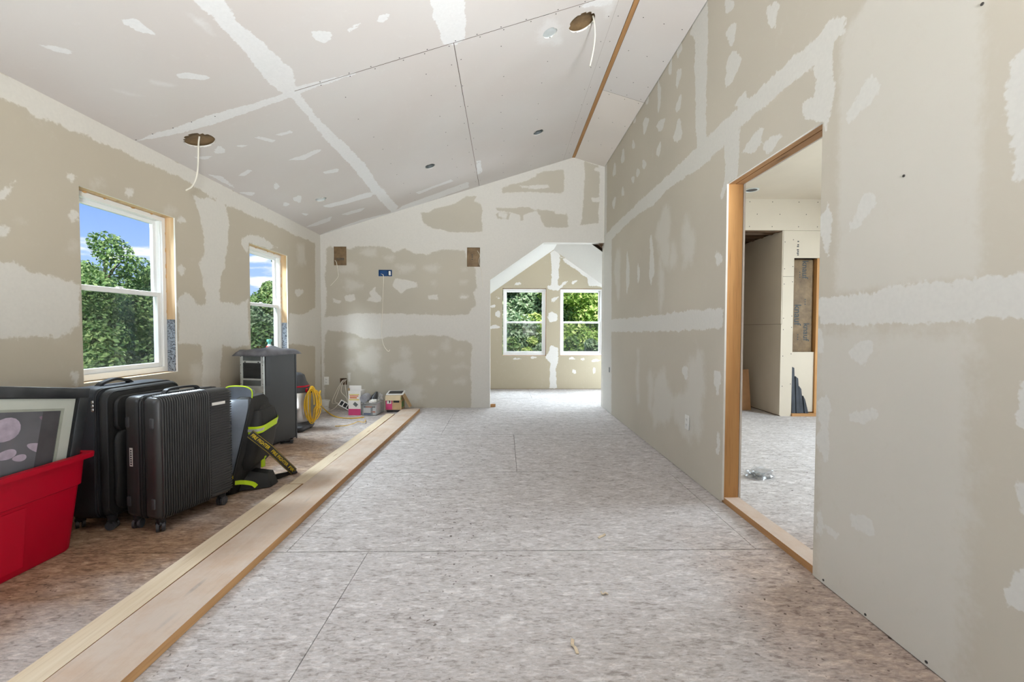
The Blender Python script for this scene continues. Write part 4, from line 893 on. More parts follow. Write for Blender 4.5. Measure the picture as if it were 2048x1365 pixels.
for i in range(n):
    z = Z0+.03+i*(Z1-Z0-.06)/(n-1); b.tube([(-.005, split+.004, z), (-.004, LN-.03, z), (-.012, LN-.008, z), (-.03, LN+.001, z)], .0047, 5)
b.build('horizontal_ribs', 'hardshell', s)
for x in (-D+.04, -.045):
    for z in (.17, .62): B().bx((x-.013, -.007, z-.03), (x+.013, .01, z+.03), .006, 2).build('foot_stud', 'dark_grey', s)
B().bx((-D+.05, -.0012, .37), (-D+.073, .001, .475)).build('sticker', 'sticker', s)
b = B()
for k in range(7): b.bx((-D+.056, -.0016, .378+k*.013), (-D+.067, -.001, .386+k*.013))
b.build('sticker_print', 'ink', s)
B().bx((-.0006, split+.012, Z1-.098), (.0016, LN-.06, Z1-.08)).build('name_plate', 'sticker', s)
hd = smooth_path([(cx, .13, Z1), (cx, .15, Z1+.02), (cx, .20, Z1+.026), (cx, .27, Z1+.026), (cx, .32, Z1+.02), (cx, .34, Z1)], 5)
B().ribbon(hd, (1, 0, 0), .03, .006).build('handle', 'black_plastic', s)
for x in (-D+.045, -.05):
    for y in (.04, LN-.05): caster(s, x, y, 0, .028, random.uniform(0, 1.2))

s = thing('soft_suitcase', 'tall black soft-sided suitcase with zips and a carry handle behind the hardshell case', 'suitcase', (-2.185, 2.405, 0), -.10)
D, LN, Z0, Z1 = .30, .50, .065, .805
def body(x0, x1, y0, y1, z0, z1, r, bul=0.0):
    """soft box lofted along x"""
    rings = []
    for k, q in enumerate((0, .08, .3, .5, .7, .92, 1)):
        e = (.02 if k in (0, 6) else 0)-bul*math.sin(math.pi*q)
        rings.append([(x0+(x1-x0)*q, p[0]+(y0+y1)/2, p[1]+(z0+z1)/2) for p in rrect((y1-y0)/2-e, (z1-z0)/2-e, r)])
    return rings
B().loft(body(-D, -.10, 0, LN, Z0, Z1, .05, .006)).build('body', 'fabric2', s)
B().loft(body(-.10, -.045, .015, LN-.01, Z0+.01, Z1-.012, .06, .01)).build('front_panel', 'fabric', s)
B().loft(body(-.05, -.012, .05, LN-.05, Z0+.05, Z1-.25, .06, .012)).build('lower_pocket', 'fabric', s)
B().loft(body(-.05, -.018, .05, LN-.05, Z1-.24, Z1-.05, .05, .008)).build('upper_pocket', 'fabric', s)
for x, e in ((-.10, .004), (-.16, .004), (-.048, .02)):
    ring = [(x, p[0]+LN/2, p[1]+(Z0+Z1)/2) for p in rrect(LN/2-e+.004, (Z1-Z0)/2-e+.004, .055)]
    B().tube(ring, .0045, 6, True).build('zipper', 'black_plastic', s)
for y, z in ((-.008, Z1-.06), (.03, Z1-.22)):
    b = B()
    for k in range(3): b.bx((-.115, y-.006, z-.02-k*.022), (-.10, y+.002, z-k*.022), .003, 1)
    b.build('zip_pull', 'chrome', s)
hd = smooth_path([(-.2, .10, Z1), (-.2, .13, Z1+.022), (-.2, .2, Z1+.036), (-.2, .27, Z1+.022), (-.2, .30, Z1)], 5)
B().ribbon(hd, (1, 0, 0), .035, .007).build('handle', 'black_plastic', s)
for x in (-D+.04, -.06):
    for y in (.04, LN-.05): caster(s, x, y, 0, .026, random.uniform(.8, 2))

# ---- firefighter gear bag
s = thing('gear_bag', 'black firefighter gear bag with lime reflective stripe and lettered strap', 'bag', (-1.985, 3.10, 0))
def bag_ring(z, hx, hy, cx, cyy, r): return rrect(hx, hy, r, cx, cyy, z, 5)
B().loft([bag_ring(0.0, .14, .16, -.02, 0, .05), bag_ring(.02, .15, .175, -.02, 0, .06), bag_ring(.12, .15, .175, .0, 0, .06), bag_ring(.3, .15, .165, .05, .005, .06), bag_ring(.45, .14, .155, .085, .01, .06), bag_ring(.56, .118, .14, .113, .015, .06), bag_ring(.63, .085, .12, .138, .02, .05), bag_ring(.665, .05, .09, .15, .02, .04)]).build('body', 'fabric', s)
# grey back panel on the side towards the suitcase, window sheen in its colour
bp = []
for z, xr, w_, y in ((.03, .10, .25, -.180), (.2, .15, .27, -.184), (.38, .19, .27, -.176), (.52, .215, .25, -.160), (.60, .22, .22, -.140), (.65, .205, .16, -.10)):
    bp.append([(xr-w_, y, z), (xr-w_*.75, y-.02, z), (xr-w_*.5, y-.028, z), (xr-w_*.25, y-.02, z), (xr, y, z), (xr-.01, y+.03, z), (xr-w_*.5, y+.05, z), (xr-w_+.01, y+.03, z)])
B().loft(bp).build('back_panel', 'sheen', s)
B().tube(smooth_path([(.102, -.18, .03), (.152, -.184, .2), (.192, -.176, .38), (.217, -.16, .52), (.222, -.14, .60), (.20, -.10, .655)], 5), .006, 6).build('piping', 'black_plastic', s)
B().ribbon(smooth_path([(.045, -.208, .15), (.075, -.212, .28), (.105, -.205, .42), (.12, -.195, .50)], 5), (1, 0, 0), .022, .004).build('zip_flap', 'black_plastic', s)
# outer pocket on the open side
B().loft([bag_ring(.16, .04, .11, .155, .0, .03), bag_ring(.2, .065, .135, .165, 0, .05), bag_ring(.34, .075, .135, .195, .005, .05), bag_ring(.48, .06, .125, .225, .01, .05), bag_ring(.57, .032, .10, .235, .015, .03)]).build('outer_pocket', 'fabric', s)
B().loft([bag_ring(.38, .055, .10, .2, .06, .04), bag_ring(.44, .07, .12, .215, .07, .05), bag_ring(.56, .045, .09, .215, .06, .04), bag_ring(.6, .02, .06, .20, .05, .02)]).build('upper_pocket', 'fabric', s)
def wrap_ring(z, hx, hy, cx, cyy, r, h, tilt, m, nm, grow=.004):
    a0 = [(p[0]-.0*p[1], p[1], p[2]+tilt*p[1]) for p in rrect(hx+grow, hy+grow, r, cx, cyy, z-h/2, 5)]; a1 = [(p[0]+h*.22, p[1], p[2]+h) for p in a0]
    B().loft([a0, a1], False, False).build(nm, m, s)
wrap_ring(.455, .066, .129, .2155, .008, .05, .052, .12, 'lime', 'reflective_band')
wrap_ring(.455, .0665, .1295, .2165, .008, .05, .02, .12, 'silver_tape', 'reflective_stripe', .006)
# top flap with lime piping
B().prism([(.02, .64), (.0, .70), (.04, .735), (.15, .735), (.195, .71), (.195, .64)], 'y', -.06, -.03).build('top_flap', 'sheen', s)
B().tube(smooth_path([(.015, -.062, .66), (-.002, -.062, .702), (.04, -.062, .738), (.15, -.062, .738), (.198, -.062, .71), (.195, -.055, .65)], 5), .0045, 6).build('flap_piping', 'lime', s)
# base flap and its lime trim
B().loft([[(.10, -.12, .012), (.30, -.02, .008), (.30, .08, .008), (.10, .12, .012)], [(.10, -.12, .05), (.27, -.01, .10), (.27, .07, .10), (.10, .12, .06)], [(.10, -.1, .11), (.15, -.02, .12), (.15, .06, .12), (.10, .1, .11)]], smooth=False).build('base_flap', 'fabric', s)
B().ribbon(smooth_path([(.13, -.155, .085), (.17, -.135, .082), (.215, -.10, .06), (.235, -.085, .035)], 4), (0, .2, 1), .028, .003).build('base_trim', 'lime', s)
# lettered strap: from the upper side of the bag down to the floor and back
L_ = Vector(s.location)
A, Mi, Bp = (Vector(on(500, 868, 'y', 2.915))-L_, Vector(on(540, 899, 'y', 3.0))-L_, Vector(on(588, 944, 'z', .016))-L_)
Cc = Vector((.16, .02, .03))
mid = [A.lerp(Mi, q) for q in (0, .25, .5, .75)]+[Mi.lerp(Bp, q) for q in (0, .25, .5, .75, 1)]
wd = (Bp-A).cross(Vector((.62, -.78, .25))).normalized()
B().ribbon([v[:] for v in mid], wd[:], .056, .0025).build('strap', 'black_plastic', s)
B().ribbon(smooth_path([Bp[:], (Bp+Vector((-.03, -.06, -.002)))[:], (Bp+Vector((-.07, -.16, .012)))[:], (.20, .08, .03), Cc[:]], 5), (.25, -.2, 1), .045, .0025).build('strap_tail', 'fabric', s)
B().bx((-.02, -.03, -.008), (.02, .03, .008), .004, 2, Matrix.Translation(Bp) @ Matrix.Rotation(.6, 4, 'Z')).build('buckle', 'black_plastic', s)
dirv = (Bp-A).normalized(); nrm = dirv.cross(wd).normalized()
toC = (Vector((0, 0, CAM_H))-Vector(s.location)-mid[5])
if nrm.dot(toC) < 0: nrm = -nrm
upv = nrm.cross(dirv)
for a_, b_, q, tx in ((A, Mi, .5, 'FIRE FIGHTER'), (Mi, Mi.lerp(Bp, .72), .5, 'FIRE FIGHTER'), (Mi, Bp, .88, 'FIRE')):
    d_ = (b_-a_).normalized(); n_ = d_.cross(wd).normalized()
    if n_.dot(toC) < 0: n_ = -n_
    o = text('strap_lettering', tx, .03, 'yellow_print', s, Matrix.Identity(4), shear=.15, bold=.0005)
    fit = (.88 if len(tx) > 5 else .3)*(b_-a_).length/o.dimensions.x
    o.matrix_local = frame_mtx(a_.lerp(b_, q)+n_*.005, d_, n_.cross(d_)) @ Matrix.Diagonal((fit, 1.05, 1, 1))
for k in (-1, 1):
    B().tube([(v+nrm*.003+wd*(k*.0245))[:] for v in mid], .0008, 4).build('strap_edge', 'yellow_print', s)
B().ribbon([(.03, -.2085, .135), (.06, -.206, .136), (.10, -.197, .137), (.14, -.184, .14)], (0, 0, 1), .042, .002).build('side_band', 'black_plastic', s)
text('band_lettering', 'FIGHTER', .03, 'yellow_print', s, frame_mtx((.085, -.2035, .137), (-.95, -.25, 0), (0, 0, -1)), bold=.0006)
text('pocket_lettering', 'F', .03, 'yellow_print', s, frame_mtx((.17, -.127, .44), (1, .05, 0), (0, 0, 1)))
B().bx((.215, .02, .2), (.235, .05, .27), .005, 2).bx((.218, .0, .14), (.232, .04, .2), .004, 1).build('side_clip', 'lime', s)

# ---- tall dark cabinet
P0 = on(530, 899, 'z', 0); P1 = on(592, 877, 'z', 0); dv = P1-P0; ang = math.atan2(dv[1], dv[0])-math.pi/2
s = thing('server_cabinet', 'tall dark steel equipment cabinet with a silver vented front', 'cabinet', (P0[0], P0[1], 0), ang)
Wd, Dp, Ht = .27, .43, .915
B().bx((-Wd, .012, .012), (0, Dp, Ht), .004, 1).build('case', 'dark_metal', s)
b = B()
for z0, z1 in ((.02, .25), (.30, .52), (.585, .60), (.655, .67), (.82, .84), (.89, Ht-.005)): b.bx((-Wd+.004, 0, z0), (-.004, .012, z1))
b.bx((-Wd+.004, 0, .02), (-Wd+.032, .012, Ht-.005)).bx((-.034, 0, .02), (-.004, .012, Ht-.005)); b.build('front_panel', 'steel', s)
def vent(z0, z1, m, nm, slats):
    o = B().bx((-Wd+.03, .006, z0), (-.032, .0115, z1)).build(nm, m, s)
    b = B(); n = slats
    for k in range(n):
        z = z0+(k+.5)*(z1-z0)/n; b.bx((-Wd+.034, .002, z-.0016), (-.036, .007, z+.0016))
    b.build('slats', m, o)
vent(.84, .89, 'mesh_grey', 'top_vent', 6); vent(.67, .82, 'mesh_dark', 'fan_window', 5); vent(.60, .655, 'mesh_grey', 'lower_vent', 6); vent(.52, .585, 'steel', 'blank_plate', 2); vent(.25, .30, 'mesh_grey', 'base_vent', 4)
b = B()
for z in (.88, .8, .72, .62, .54):
    for x in (-Wd+.012, -.014): b.cyl((x, -.001, z), (x, .004, z), .004, n=8)
for x in (-.21, -.06): b.bx((x-.008, -.002, .822), (x+.008, .004, .832))
tag(b.build('screws', 'screw', s), kind='stuff')
B().bx((.0, .02, .60), (.003, .075, .88)).build('side_plate', 'black_plastic', s)
B().bx((-.002, Dp-.012, .0), (.004, Dp+.004, Ht)).build('rear_edge', 'black_plastic', s)
for x in (-Wd+.03, -.03):
    for y in (.04, Dp-.04): B().cyl((x, y, 0), (x, y, .015), .015, n=10).build('foot', 'black_plastic', s)
# crumpled cloth on the cabinet
def cloth(name, label, cat, poly_h, loc, rz, m):
    bm = bmesh.new(); hx, hy, zz = poly_h; n = 18; g = {}
    for i in range(n+1):
        for j in range(n+1):
            x, y = -hx+2*hx*i/n, -hy+2*hy*j/n
            z = zz+.014*math.sin(7*x/hx+2*y/hy)*math.cos(3*y/hy)+.014*math.sin(11*y/hy+x*20)
            d = max(abs(x)/hx, abs(y)/hy); z = zz+(z-zz)*max(0, 1-d**3)
            z = abs(z)*.35+.006+(.03*math.exp(-((x-.03)**2+(y)**2)/.01))
            if d > .82: z = max(z-(d-.82)*.30, -.05)
            g[i, j] = bm.verts.new((x, y, z))
    for i in range(n):
        for j in range(n): bm.faces.new((g[i, j], g[i+1, j], g[i+1, j+1], g[i, j+1]))
    r = bmesh.ops.solidify(bm, geom=bm.faces[:], thickness=.004)
    me = bpy.data.meshes.new(name); bm.to_mesh(me); bm.free(); me.polygons.foreach_set('use_smooth', [True]*len(me.polygons))
    o = new_obj(name, me, None, m); o.location = loc; o.rotation_euler = (0, 0, rz); return tag(o, label, cat)
Rz = Matrix.Rotation(ang, 3, 'Z'); cc = Vector((P0[0], P0[1], Ht+.012))+Rz @ Vector((-Wd/2, Dp/2-.005, 0))
cloth('folded_jacket', 'crumpled grey cloth draped over the top of the dark cabinet', 'cloth', (Wd/2+.045, Dp/2+.04, .02), cc, ang, 'grey_fabric')
# ---- spray bottle on the sill
p = (XL-.045, 4.93, WZ[0]+.001)
s = thing('spray_bottle', 'small red-labelled bottle with teal cap on the window sill', 'bottle', p); s.scale = (1.2, 1.2, 1.25)
B().lathe([(.024, 0), (.027, .01), (.027, .10), (.02, .125), (.011, .135)], n=16).build('bottle_body', 'white_plastic', s)
B().lathe([(.0275, .055), (.0278, .06), (.0278, .115), (.0265, .118)], n=16, capb=False, capt=False).build('label_band', 'red_label', s)
B().lathe([(.013, .134), (.013, .155), (.009, .16)], n=12).bx((-.012, -.03, .155), (.012, .03, .178), .005, 2).build('spray_head', 'teal', s)
# ---- black cord heaped beside the cabinet
pts = [(.06*math.cos(q*1.9)*(1-.02*q)+.02*math.sin(q*.7), .04*math.sin(q*2.1)+.012*q*.3, .008+.012*(1+math.sin(q*1.3))) for q in np.linspace(0, 13, 90)]
o = B().tube([(p[0]*.8, p[1]*.8, p[2]) for p in pts], .005, 6).build('power_cord', 'black_plastic'); q = on(565, 889, 'z', 0); o.location = (q[0]+.03, q[1], 0); tag(o, 'tangled black cord on the floor by the dark cabinet', 'cord')

# ---- shop vacuum
s = thing('shop_vacuum', 'stainless tank wet-dry vacuum with red latch behind the dark cabinet', 'vacuum', (-2.37, 4.90, 0))
B().lathe([(.15, .02), (.165, .03), (.17, .06), (.15, .085), (.12, .09)], n=28).bx((-.02, -.2, .012), (.16, .10, .07), .03, 3).build('base', 'dark_grey', s)
B().lathe([(.118, .09), (.122, .10), (.122, .24), (.124, .25), (.122, .26), (.122, .42), (.116, .43)], n=32).build('tank', 'tank', s)
B().lathe([(.122, .425), (.136, .435), (.138, .47), (.128, .50), (.10, .55), (.08, .62), (.045, .645), (.01, .65)], n=28).build('motor_head', 'dark_grey', s)
B().lathe([(.131, .487), (.133, .492), (.131, .50), (.1275, .505)], n=28, capb=False, capt=False).build('red_ring', 'red', s)
B().bx((.10, -.06, .43), (.15, .0, .475), .012, 3).build('latch', 'red', s)
B().cyl((.125, -.01, .45), (.165, -.03, .45), .034, n=18).build('cord_hook', 'black_plastic', s)
for q in (.4, 2.0, 3.6, 5.2): B().lathe([(.008, -.013), (.02, -.01), (.02, .01), (.008, .013)], (0, 0, 0), 12).build('caster', 'black_plastic', s).matrix_local = Matrix.Translation((.135*math.cos(q), .135*math.sin(q), .02)) @ Matrix.Rotation(math.pi/2, 4, 'X')
# ---- yellow extension cord: coil on the vacuum, run and end on the floor
co = []
c0 = Vector((-2.185, 4.87, .285))
for k in range(9):
    rx, rz_ = .030+.013*(k % 4), .185+.016*math.sin(k*1.7)
    for q in np.linspace(0, 2*math.pi, 22, endpoint=False):
        co.append((c0.x+rx*math.cos(q)*.9+.006*math.sin(k*2.1), c0.y+rx*.8*math.cos(q)+(k-4)*.009, c0.z+rz_*math.sin(q)-.012*math.sin(k)))
run = smooth_path([co[-1], tuple(c0+Vector((.08, .03, .15))), tuple(on(636, 800, 'y', 5.15)), tuple(on(652, 822, 'z', .05)), tuple(on(672, 834, 'z', .009)), tuple(on(700, 837, 'z', .007)), tuple(on(728, 835, 'z', .007))], 8)
o = B().tube(co+run, .0062, 6).build('extension_cord', 'yellow'); tag(o, 'yellow extension cord coiled on the vacuum and trailing along the floor', 'cord')
s_ = smooth_path([on(670, 853, 'z', .005), on(690, 852, 'z', .005), on(706, 848, 'z', .02), on(716, 844, 'z', .025), on(729, 845, 'z', .02), on(731, 840, 'z', .012)], 6)
tag(B().tube(s_, .004, 6).build('cord_offcut', 'yellow'), 'short thin yellow cord end curling on the floor', 'cord')
# ---- pot, outlet, cables and gang bracket
s = thing('white_pot', 'small white plastic pot on the floor in the corner', 'pot', (-2.53, 6.02, 0))
B().lathe([(.045, 0), (.048, .004), (.064, .125), (.072, .128), (.073, .142), (.066, .142), (.046, .01), (.01, .008)], n=22, capt=True).build('pot_body', 'white_plastic', s)
B().lathe([(.052, 0), (.06, .006), (.062, .018), (.056, .018), (.05, .008)], (0, 0, -.0), 22).build('saucer', 'white_plastic', s)
pts = [(-2.50+.05*math.cos(q), 5.93+.03*math.sin(q), .01+.03*(1+math.cos(q*.5))) for q in np.linspace(0, 11, 50)]
tag(B().tube(pts, .004, 6).build('coiled_cable', 'cable'), 'small coil of white cable in front of the white pot', 'cable')
def outlet(name, label, mtx, group=None):
    o = thing(name, label, 'outlet'); o.matrix_world = mtx
    B().bx((-.036, -.058, 0), (.036, .058, .006), .003, 2).build('cover_plate', 'white_plastic', o)
    for y in (-.021, .021):
        r = B().bx((-.017, y-.014, .005), (.017, y+.014, .0085), .003, 2).build('receptacle', 'white_plastic', o)
        B().bx((-.009, y-.003, .0083), (-.006, y+.007, .0088)).bx((.006, y-.003, .0083), (.009, y+.006, .0088)).cyl((0, y-.008, .0083), (0, y-.008, .0088), .0025, n=8).build('slots', 'ink', r)
    return o
q = on(653, 762, 'y', YB); outlet('wall_outlet', 'white outlet on the end wall near the corner above the pot', frame_mtx((q[0], YB-.001, q[2]), (1, 0, 0), (0, 0, 1)))
q = on(1375, 845, 'x', XR); outlet('wall_outlet', 'white outlet low on the long partition beside the doorway', frame_mtx((XR-.001, q[1], q[2]), (0, -1, 0), (0, 0, 1)))
q = on(1219, 740, 'x', XR); o = B().bx((-.004, -.022, -.035), (.004, .022, .035), .004, 2).build('cable_box', 'mesh_grey'); o.location = (XR-.002, q[1], q[2]); tag(o, 'small grey box set in the partition near the alcove', 'junction box')
hx0 = (HOLES['d'][0]+HOLES['d'][1])/2
br = on(697, 816, 'z', .06)
s = thing('gang_bracket', 'white three-gang mounting bracket hanging from cables by the end wall', 'bracket', (-2.235, 6.0, .075), .25)
M_ = Matrix.Rotation(.55, 4, 'Y') @ Matrix.Rotation(.95, 4, 'X')
b = B(); rect_frame(b, -.085, -.045, .085, .045, .011, -.006, .006, M_)
for x in (-.028, .028): b.bx((x-.006, -.036, -.006), (x+.006, .036, .006), 0, 2, M_)
b.build('bracket_frame', 'white_plastic', s)
B().bx((-.075, -.03, -.05), (.075, .04, -.008), .006, 2, M_).build('box_shell', 'black_plastic', s)
for i, pth in enumerate([[(hx0-.02, YB+.03, .40), (hx0-.035, YB-.02, .36), (-2.42, 6.12, .22), (-2.44, 6.06, .10), (-2.33, 6.0, .10)], [(hx0, YB+.03, .41), (hx0-.02, YB-.03, .36), (-2.38, 6.10, .22), (-2.39, 6.04, .12), (-2.29, 6.0, .09)], [(hx0+.02, YB+.03, .41), (hx0, YB-.03, .36), (-2.33, 6.11, .25), (-2.25, 6.08, .17), (-2.19, 6.05, .05)], [(hx0+.03, YB+.03, .41), (hx0+.03, YB-.02, .37), (-2.26, 6.13, .2), (-2.22, 6.1, .08), (-2.25, 6.04, .05)]]):
    tag(B().tube(smooth_path(pth, 6), .0045, 6).build('data_cable', 'cable'), ['white cable bowing outermost from the low cut-out to the bracket', 'white cable just inside the outermost one at the bracket', 'white cable crossing the others below the low cut-out', 'white cable hanging closest to the tall carton'][i], 'cable', 'cables from the low cut-out')
tag(B().tube(smooth_path([(-2.33, 5.99, .09), (-2.38, 5.95, .03), (-2.46, 5.9, .01), (-2.52, 5.86, .006)], 6), .004, 6).build('floor_cable', 'cable'), 'white cable running along the floor to the pot', 'cable')
# wires hanging from the upper cut-outs, blue electrical box
def px(pts, y): return [tuple(on(a_, b_, 'y', y)) for a_, b_ in pts]
def wire(name, label, pts, r=.0045, m='cable', cat='wire'): return tag(B().tube(smooth_path(pts, 6), r, 6).build(name, m), label, cat)
wire('speaker_wire', 'white wire dangling from the square cut-out nearer the window', px([(670, 521)], YB+.02)+px([(673, 526), (676, 545), (675, 556), (661, 572)], YB-.02))
wire('speaker_wire', 'thin wire at the square cut-out nearer the alcove', px([(955, 502)], YB+.02)+px([(960, 512), (958, 523), (963, 545), (966, 575)], YB-.012), .003)
u0, u1, v0, v1 = HOLES['c']
s = thing('electrical_box', 'blue double electrical box set in the end wall', 'electrical box', ((u0+u1)/2, YB, (v0+v1)/2))
hw, hh = (u1-u0)/2, (v1-v0)/2
B().bx((-hw, .05, -hh), (hw, .055, hh)).bx((-hw, .002, -hh), (-hw+.004, .05, hh)).bx((hw-.004, .002, -hh), (hw, .05, hh)).bx((-hw, .002, hh-.004), (hw, .05, hh)).bx((-hw, .002, -hh), (hw, .05, -hh+.004)).bx((.028, .002, -hh), (.034, .05, hh)).build('box_body', 'blue', s)
B().bx((.045, .004, -.03), (.075, .03, .03), .006, 2).build('receptacle', 'white_plastic', s)
B().bx((-hw+.004, .046, -hh+.004), (.028, .0495, hh-.004)).build('box_back', 'blue', s)
wire('coax_cable', 'long looping white cable hanging from the blue electrical box', px([(762, 548)], YB+.03)+px([(767, 553), (766, 580), (765, 620), (763, 665), (767, 690), (776, 703)], YB-.03)+px([(780, 700)], YB-.02), .0045)
# ---- boxes by the end wall
def yfix(x, y): q = on(x, y, 'z', 0); return q
p0 = on(697, 831, 'z', 0); p1 = on(722, 831, 'z', 0)
s = thing('tall_carton', 'tall white carton with pink base band and open flap by the end wall', 'box', (p0[0], p0[1], 0), -.06)
w = p1[0]-p0[0]; h = .325
b = B().bx((0, 0, 0), (w, .003, h)).bx((0, .15, 0), (w, .153, h)).bx((0, .003, 0), (.003, .15, h)).bx((w-.003, .003, 0), (w, .15, h)).bx((.003, .003, 0), (w-.003, .15, .003)); b.build('carton', 'sticker', s)
B().bx((.0, -.0012, .0), (w, 0, .085)).build('pink_band', 'pink', s)
B().bx((.02, -.0012, .25), (w-.03, 0, .262)).bx((.02, -.0012, .225), (w-.05, 0, .24)).build('orange_lettering', 'orange', s)
B().bx((.012, -.0012, .20), (w-.02, 0, .215)).bx((.012, -.0012, .27), (w-.02, 0, .282)).build('yellow_band', 'yellow_label', s)
B().bx((-.028, -.0006, -.022), (.028, .0012, .022), 0, 2, Matrix.Translation((w*.58, -.0014, .145)) @ Matrix.Rotation(.7, 4, 'Y')).build('printed_photo', 'mesh_grey', s)
B().bx((0, .15, h), (w, .1525, h+.075), 0, 2, Matrix.Translation((-.008, -.125, 0)) @ Matrix.Rotation(-.06, 4, 'X')).build('flap', 'sticker', s)
B().bx((-.012, .01, h-.002), (0, .14, h+.03), 0, 2).build('flap', 'cardboard', s)
p0 = on(724, 832, 'z', 0); p1 = on(754, 832, 'z', 0); w = p1[0]-p0[0]
s = thing('clear_bin', 'clear plastic bin with a printed carton inside next to the tall carton', 'storage bin', (p0[0], p0[1], 0), -.05)
b = B().bx((0, 0, 0), (w, .003, .165)).bx((0, .29, 0), (w, .293, .165)).bx((0, .003, 0), (.003, .29, .165)).bx((w-.003, .003, 0), (w, .29, .165)).bx((.003, .003, 0), (w-.003, .29, .003)); b.build('bin_body', 'bin_film', s)
rect_frame(B(), -.008, -.008, w+.008, .301, .012, .158, .17, None).build('bin_rim', 'film', s)
s = thing('printed_carton', 'small carton with orange and black label inside the clear bin', 'box', (p0[0]+.012, p0[1]+.014, .004), -.05)
B().bx((0, 0, 0), (w-.03, .2, .13), .003, 1).build('carton', 'sticker', s)
B().bx((.006, -.001, .1), (w-.036, 0, .122)).build('dark_band', 'ink', s); B().bx((.03, -.0016, .104), (w-.08, -.0008, .118)).build('orange_band', 'orange', s)
B().bx((.006, -.001, .005), (.1, 0, .03)).build('blue_band', 'blue', s); B().bx((.1, -.001, .005), (w-.07, 0, .10)).build('grey_panel', 'mesh_grey', s); B().bx((w-.09, -.001, .035), (w-.036, 0, .055)).build('orange_patch', 'orange', s)
q0 = Vector((p0[0], p0[1], 0))
r = B(); r.cyl((-.075, 0, .046), (.04, .05, .05), .052, .056, 16); o = r.build('rolled_mat', 'grey_fabric'); o.location = q0+Vector((.055, .07, .178)); o.rotation_euler = (0, 0, 1.1); tag(o, 'grey rolled cloth lying on the clear bin', 'cloth')
b = B(); b.loft([rrect(.03, .045, .02, 0, 0, .0), rrect(.042, .055, .03, 0, 0, .03), rrect(.035, .045, .025, .01, .01, .075), rrect(.012, .015, .01, .03, .02, .12)]); o = b.build('black_pouch', 'black_plastic'); o.location = q0+Vector((.115, .15, .172)); tag(o, 'small black pouch sitting among the things in the clear bin', 'pouch')
def crumple(name, label, cat, loc, sx, sy, sz, m, seed):
    rg = np.random.default_rng(seed); bm = bmesh.new(); bmesh.ops.create_icosphere(bm, subdivisions=3, radius=1)
    for v in bm.verts:
        n_ = 1+.28*math.sin(5*v.co.x+seed)*math.cos(6*v.co.y+2*seed)+.2*math.sin(9*v.co.z+4*v.co.x)+rg.uniform(-.1, .1)
        v.co = Vector((v.co.x*sx*n_, v.co.y*sy*n_, max(v.co.z*n_, -.55)*sz+.55*sz))
    me = bpy.data.meshes.new(name); bm.to_mesh(me); bm.free(); o = new_obj(name, me, None, m); o.location = loc; return tag(o, label, cat)
crumple('plastic_bag', 'crumpled clear plastic bag sticking up behind the black pouch', 'bag', q0+Vector((.15, .22, .17)), .05, .035, .06, 'film', 3)
crumple('paper_wad', 'crumpled white paper on the rim of the clear bin', 'paper', q0+Vector((.135, .035, .171)), .045, .035, .025, 'sticker', 5)
# cardboard carton on a dark tray
cb = on(771, 819, 'y', 5.86); cb2 = on(803, 819, 'y', 5.86); w = cb2[0]-cb[0]
o = B().loft([rrect(.10, .09, .01, 0, 0, 0), rrect(.108, .098, .012, 0, 0, .035)]).build('tool_tray', 'dark_grey'); o.location = (cb[0]+.11, 5.97, 0); tag(o, 'low dark tray under the pink printed carton', 'tray')
s = thing('pink_carton', 'cardboard carton with pink printed side and open flaps', 'box', (cb[0], 5.86, .0355), .0)
h = .20
b = B().bx((0, 0, 0), (w, .004, h)).bx((0, .19, 0), (w, .194, h)).bx((0, .004, 0), (.004, .19, h)).bx((w-.004, .004, 0), (w, .19, h)).bx((.004, .004, 0), (w-.004, .19, .004)); b.build('carton', 'cardboard', s)
B().bx((.004, -.0012, .004), (w*.42, 0, h-.045)).build('pink_panel', 'pink', s)
B().bx((.02, -.002, .085), (w*.36, -.001, .145)).build('white_patch', 'sticker', s); B().bx((.05, -.0026, .095), (w*.30, -.0018, .135)).build('printed_photo', 'ink', s)
B().bx((w*.5, -.0012, .1), (w*.86, 0, .155)).build('dark_photo', 'ink', s); B().bx((w*.8, -.0016, .14), (w, -.0006, h-.03)).build('green_print', 'green', s); B().bx((w, .01, .03), (w+.0012, .14, .11)).build('green_side', 'green', s)
B().bx((0, -.003, -.07), (w-.01, 0, 0), 0, 2, Matrix.Translation((0, -.002, h)) @ Matrix.Rotation(-.12, 4, 'X')).build('flap', plain('pale_cardboard', srgb(214, 194, 160), .8), s)
B().bx((0, 0, -.20), (.004, .15, 0), 0, 2, Matrix.Translation((w+.004, .02, h)) @ Matrix.Rotation(-.52, 4, 'Y')).build('flap', 'cardboard', s)
s = thing('photo_frame', 'white framed dark picture lying on top of the pink carton', 'picture', (cb[0]+w/2+.01, 5.955, .0355+h+.010), .05)
tm = Matrix.Rotation(.12, 4, 'X') @ Matrix.Translation((0, 0, .012))
rect_frame(B(), -.115, -.095, .115, .095, .02, -.008, .008, tm, .002).build('frame', 'white_plastic', s)
B().bx((-.096, -.076, -.004), (.096, .076, .002), 0, 2, tm).build('picture_sheet', 'dark_metal', s)
# wood shim by the opening corner
o = B().prism([(0, 0), (.075, .03), (.02, .05)], 'z', 0, .045).build('wood_shim', 'pine_x'); q = on(978, 812, 'z', 0); o.location = (OPX0+.004, YB+.03, .0005); tag(o, 'small wood offcut on the floor at the alcove opening corner', 'wood scrap')
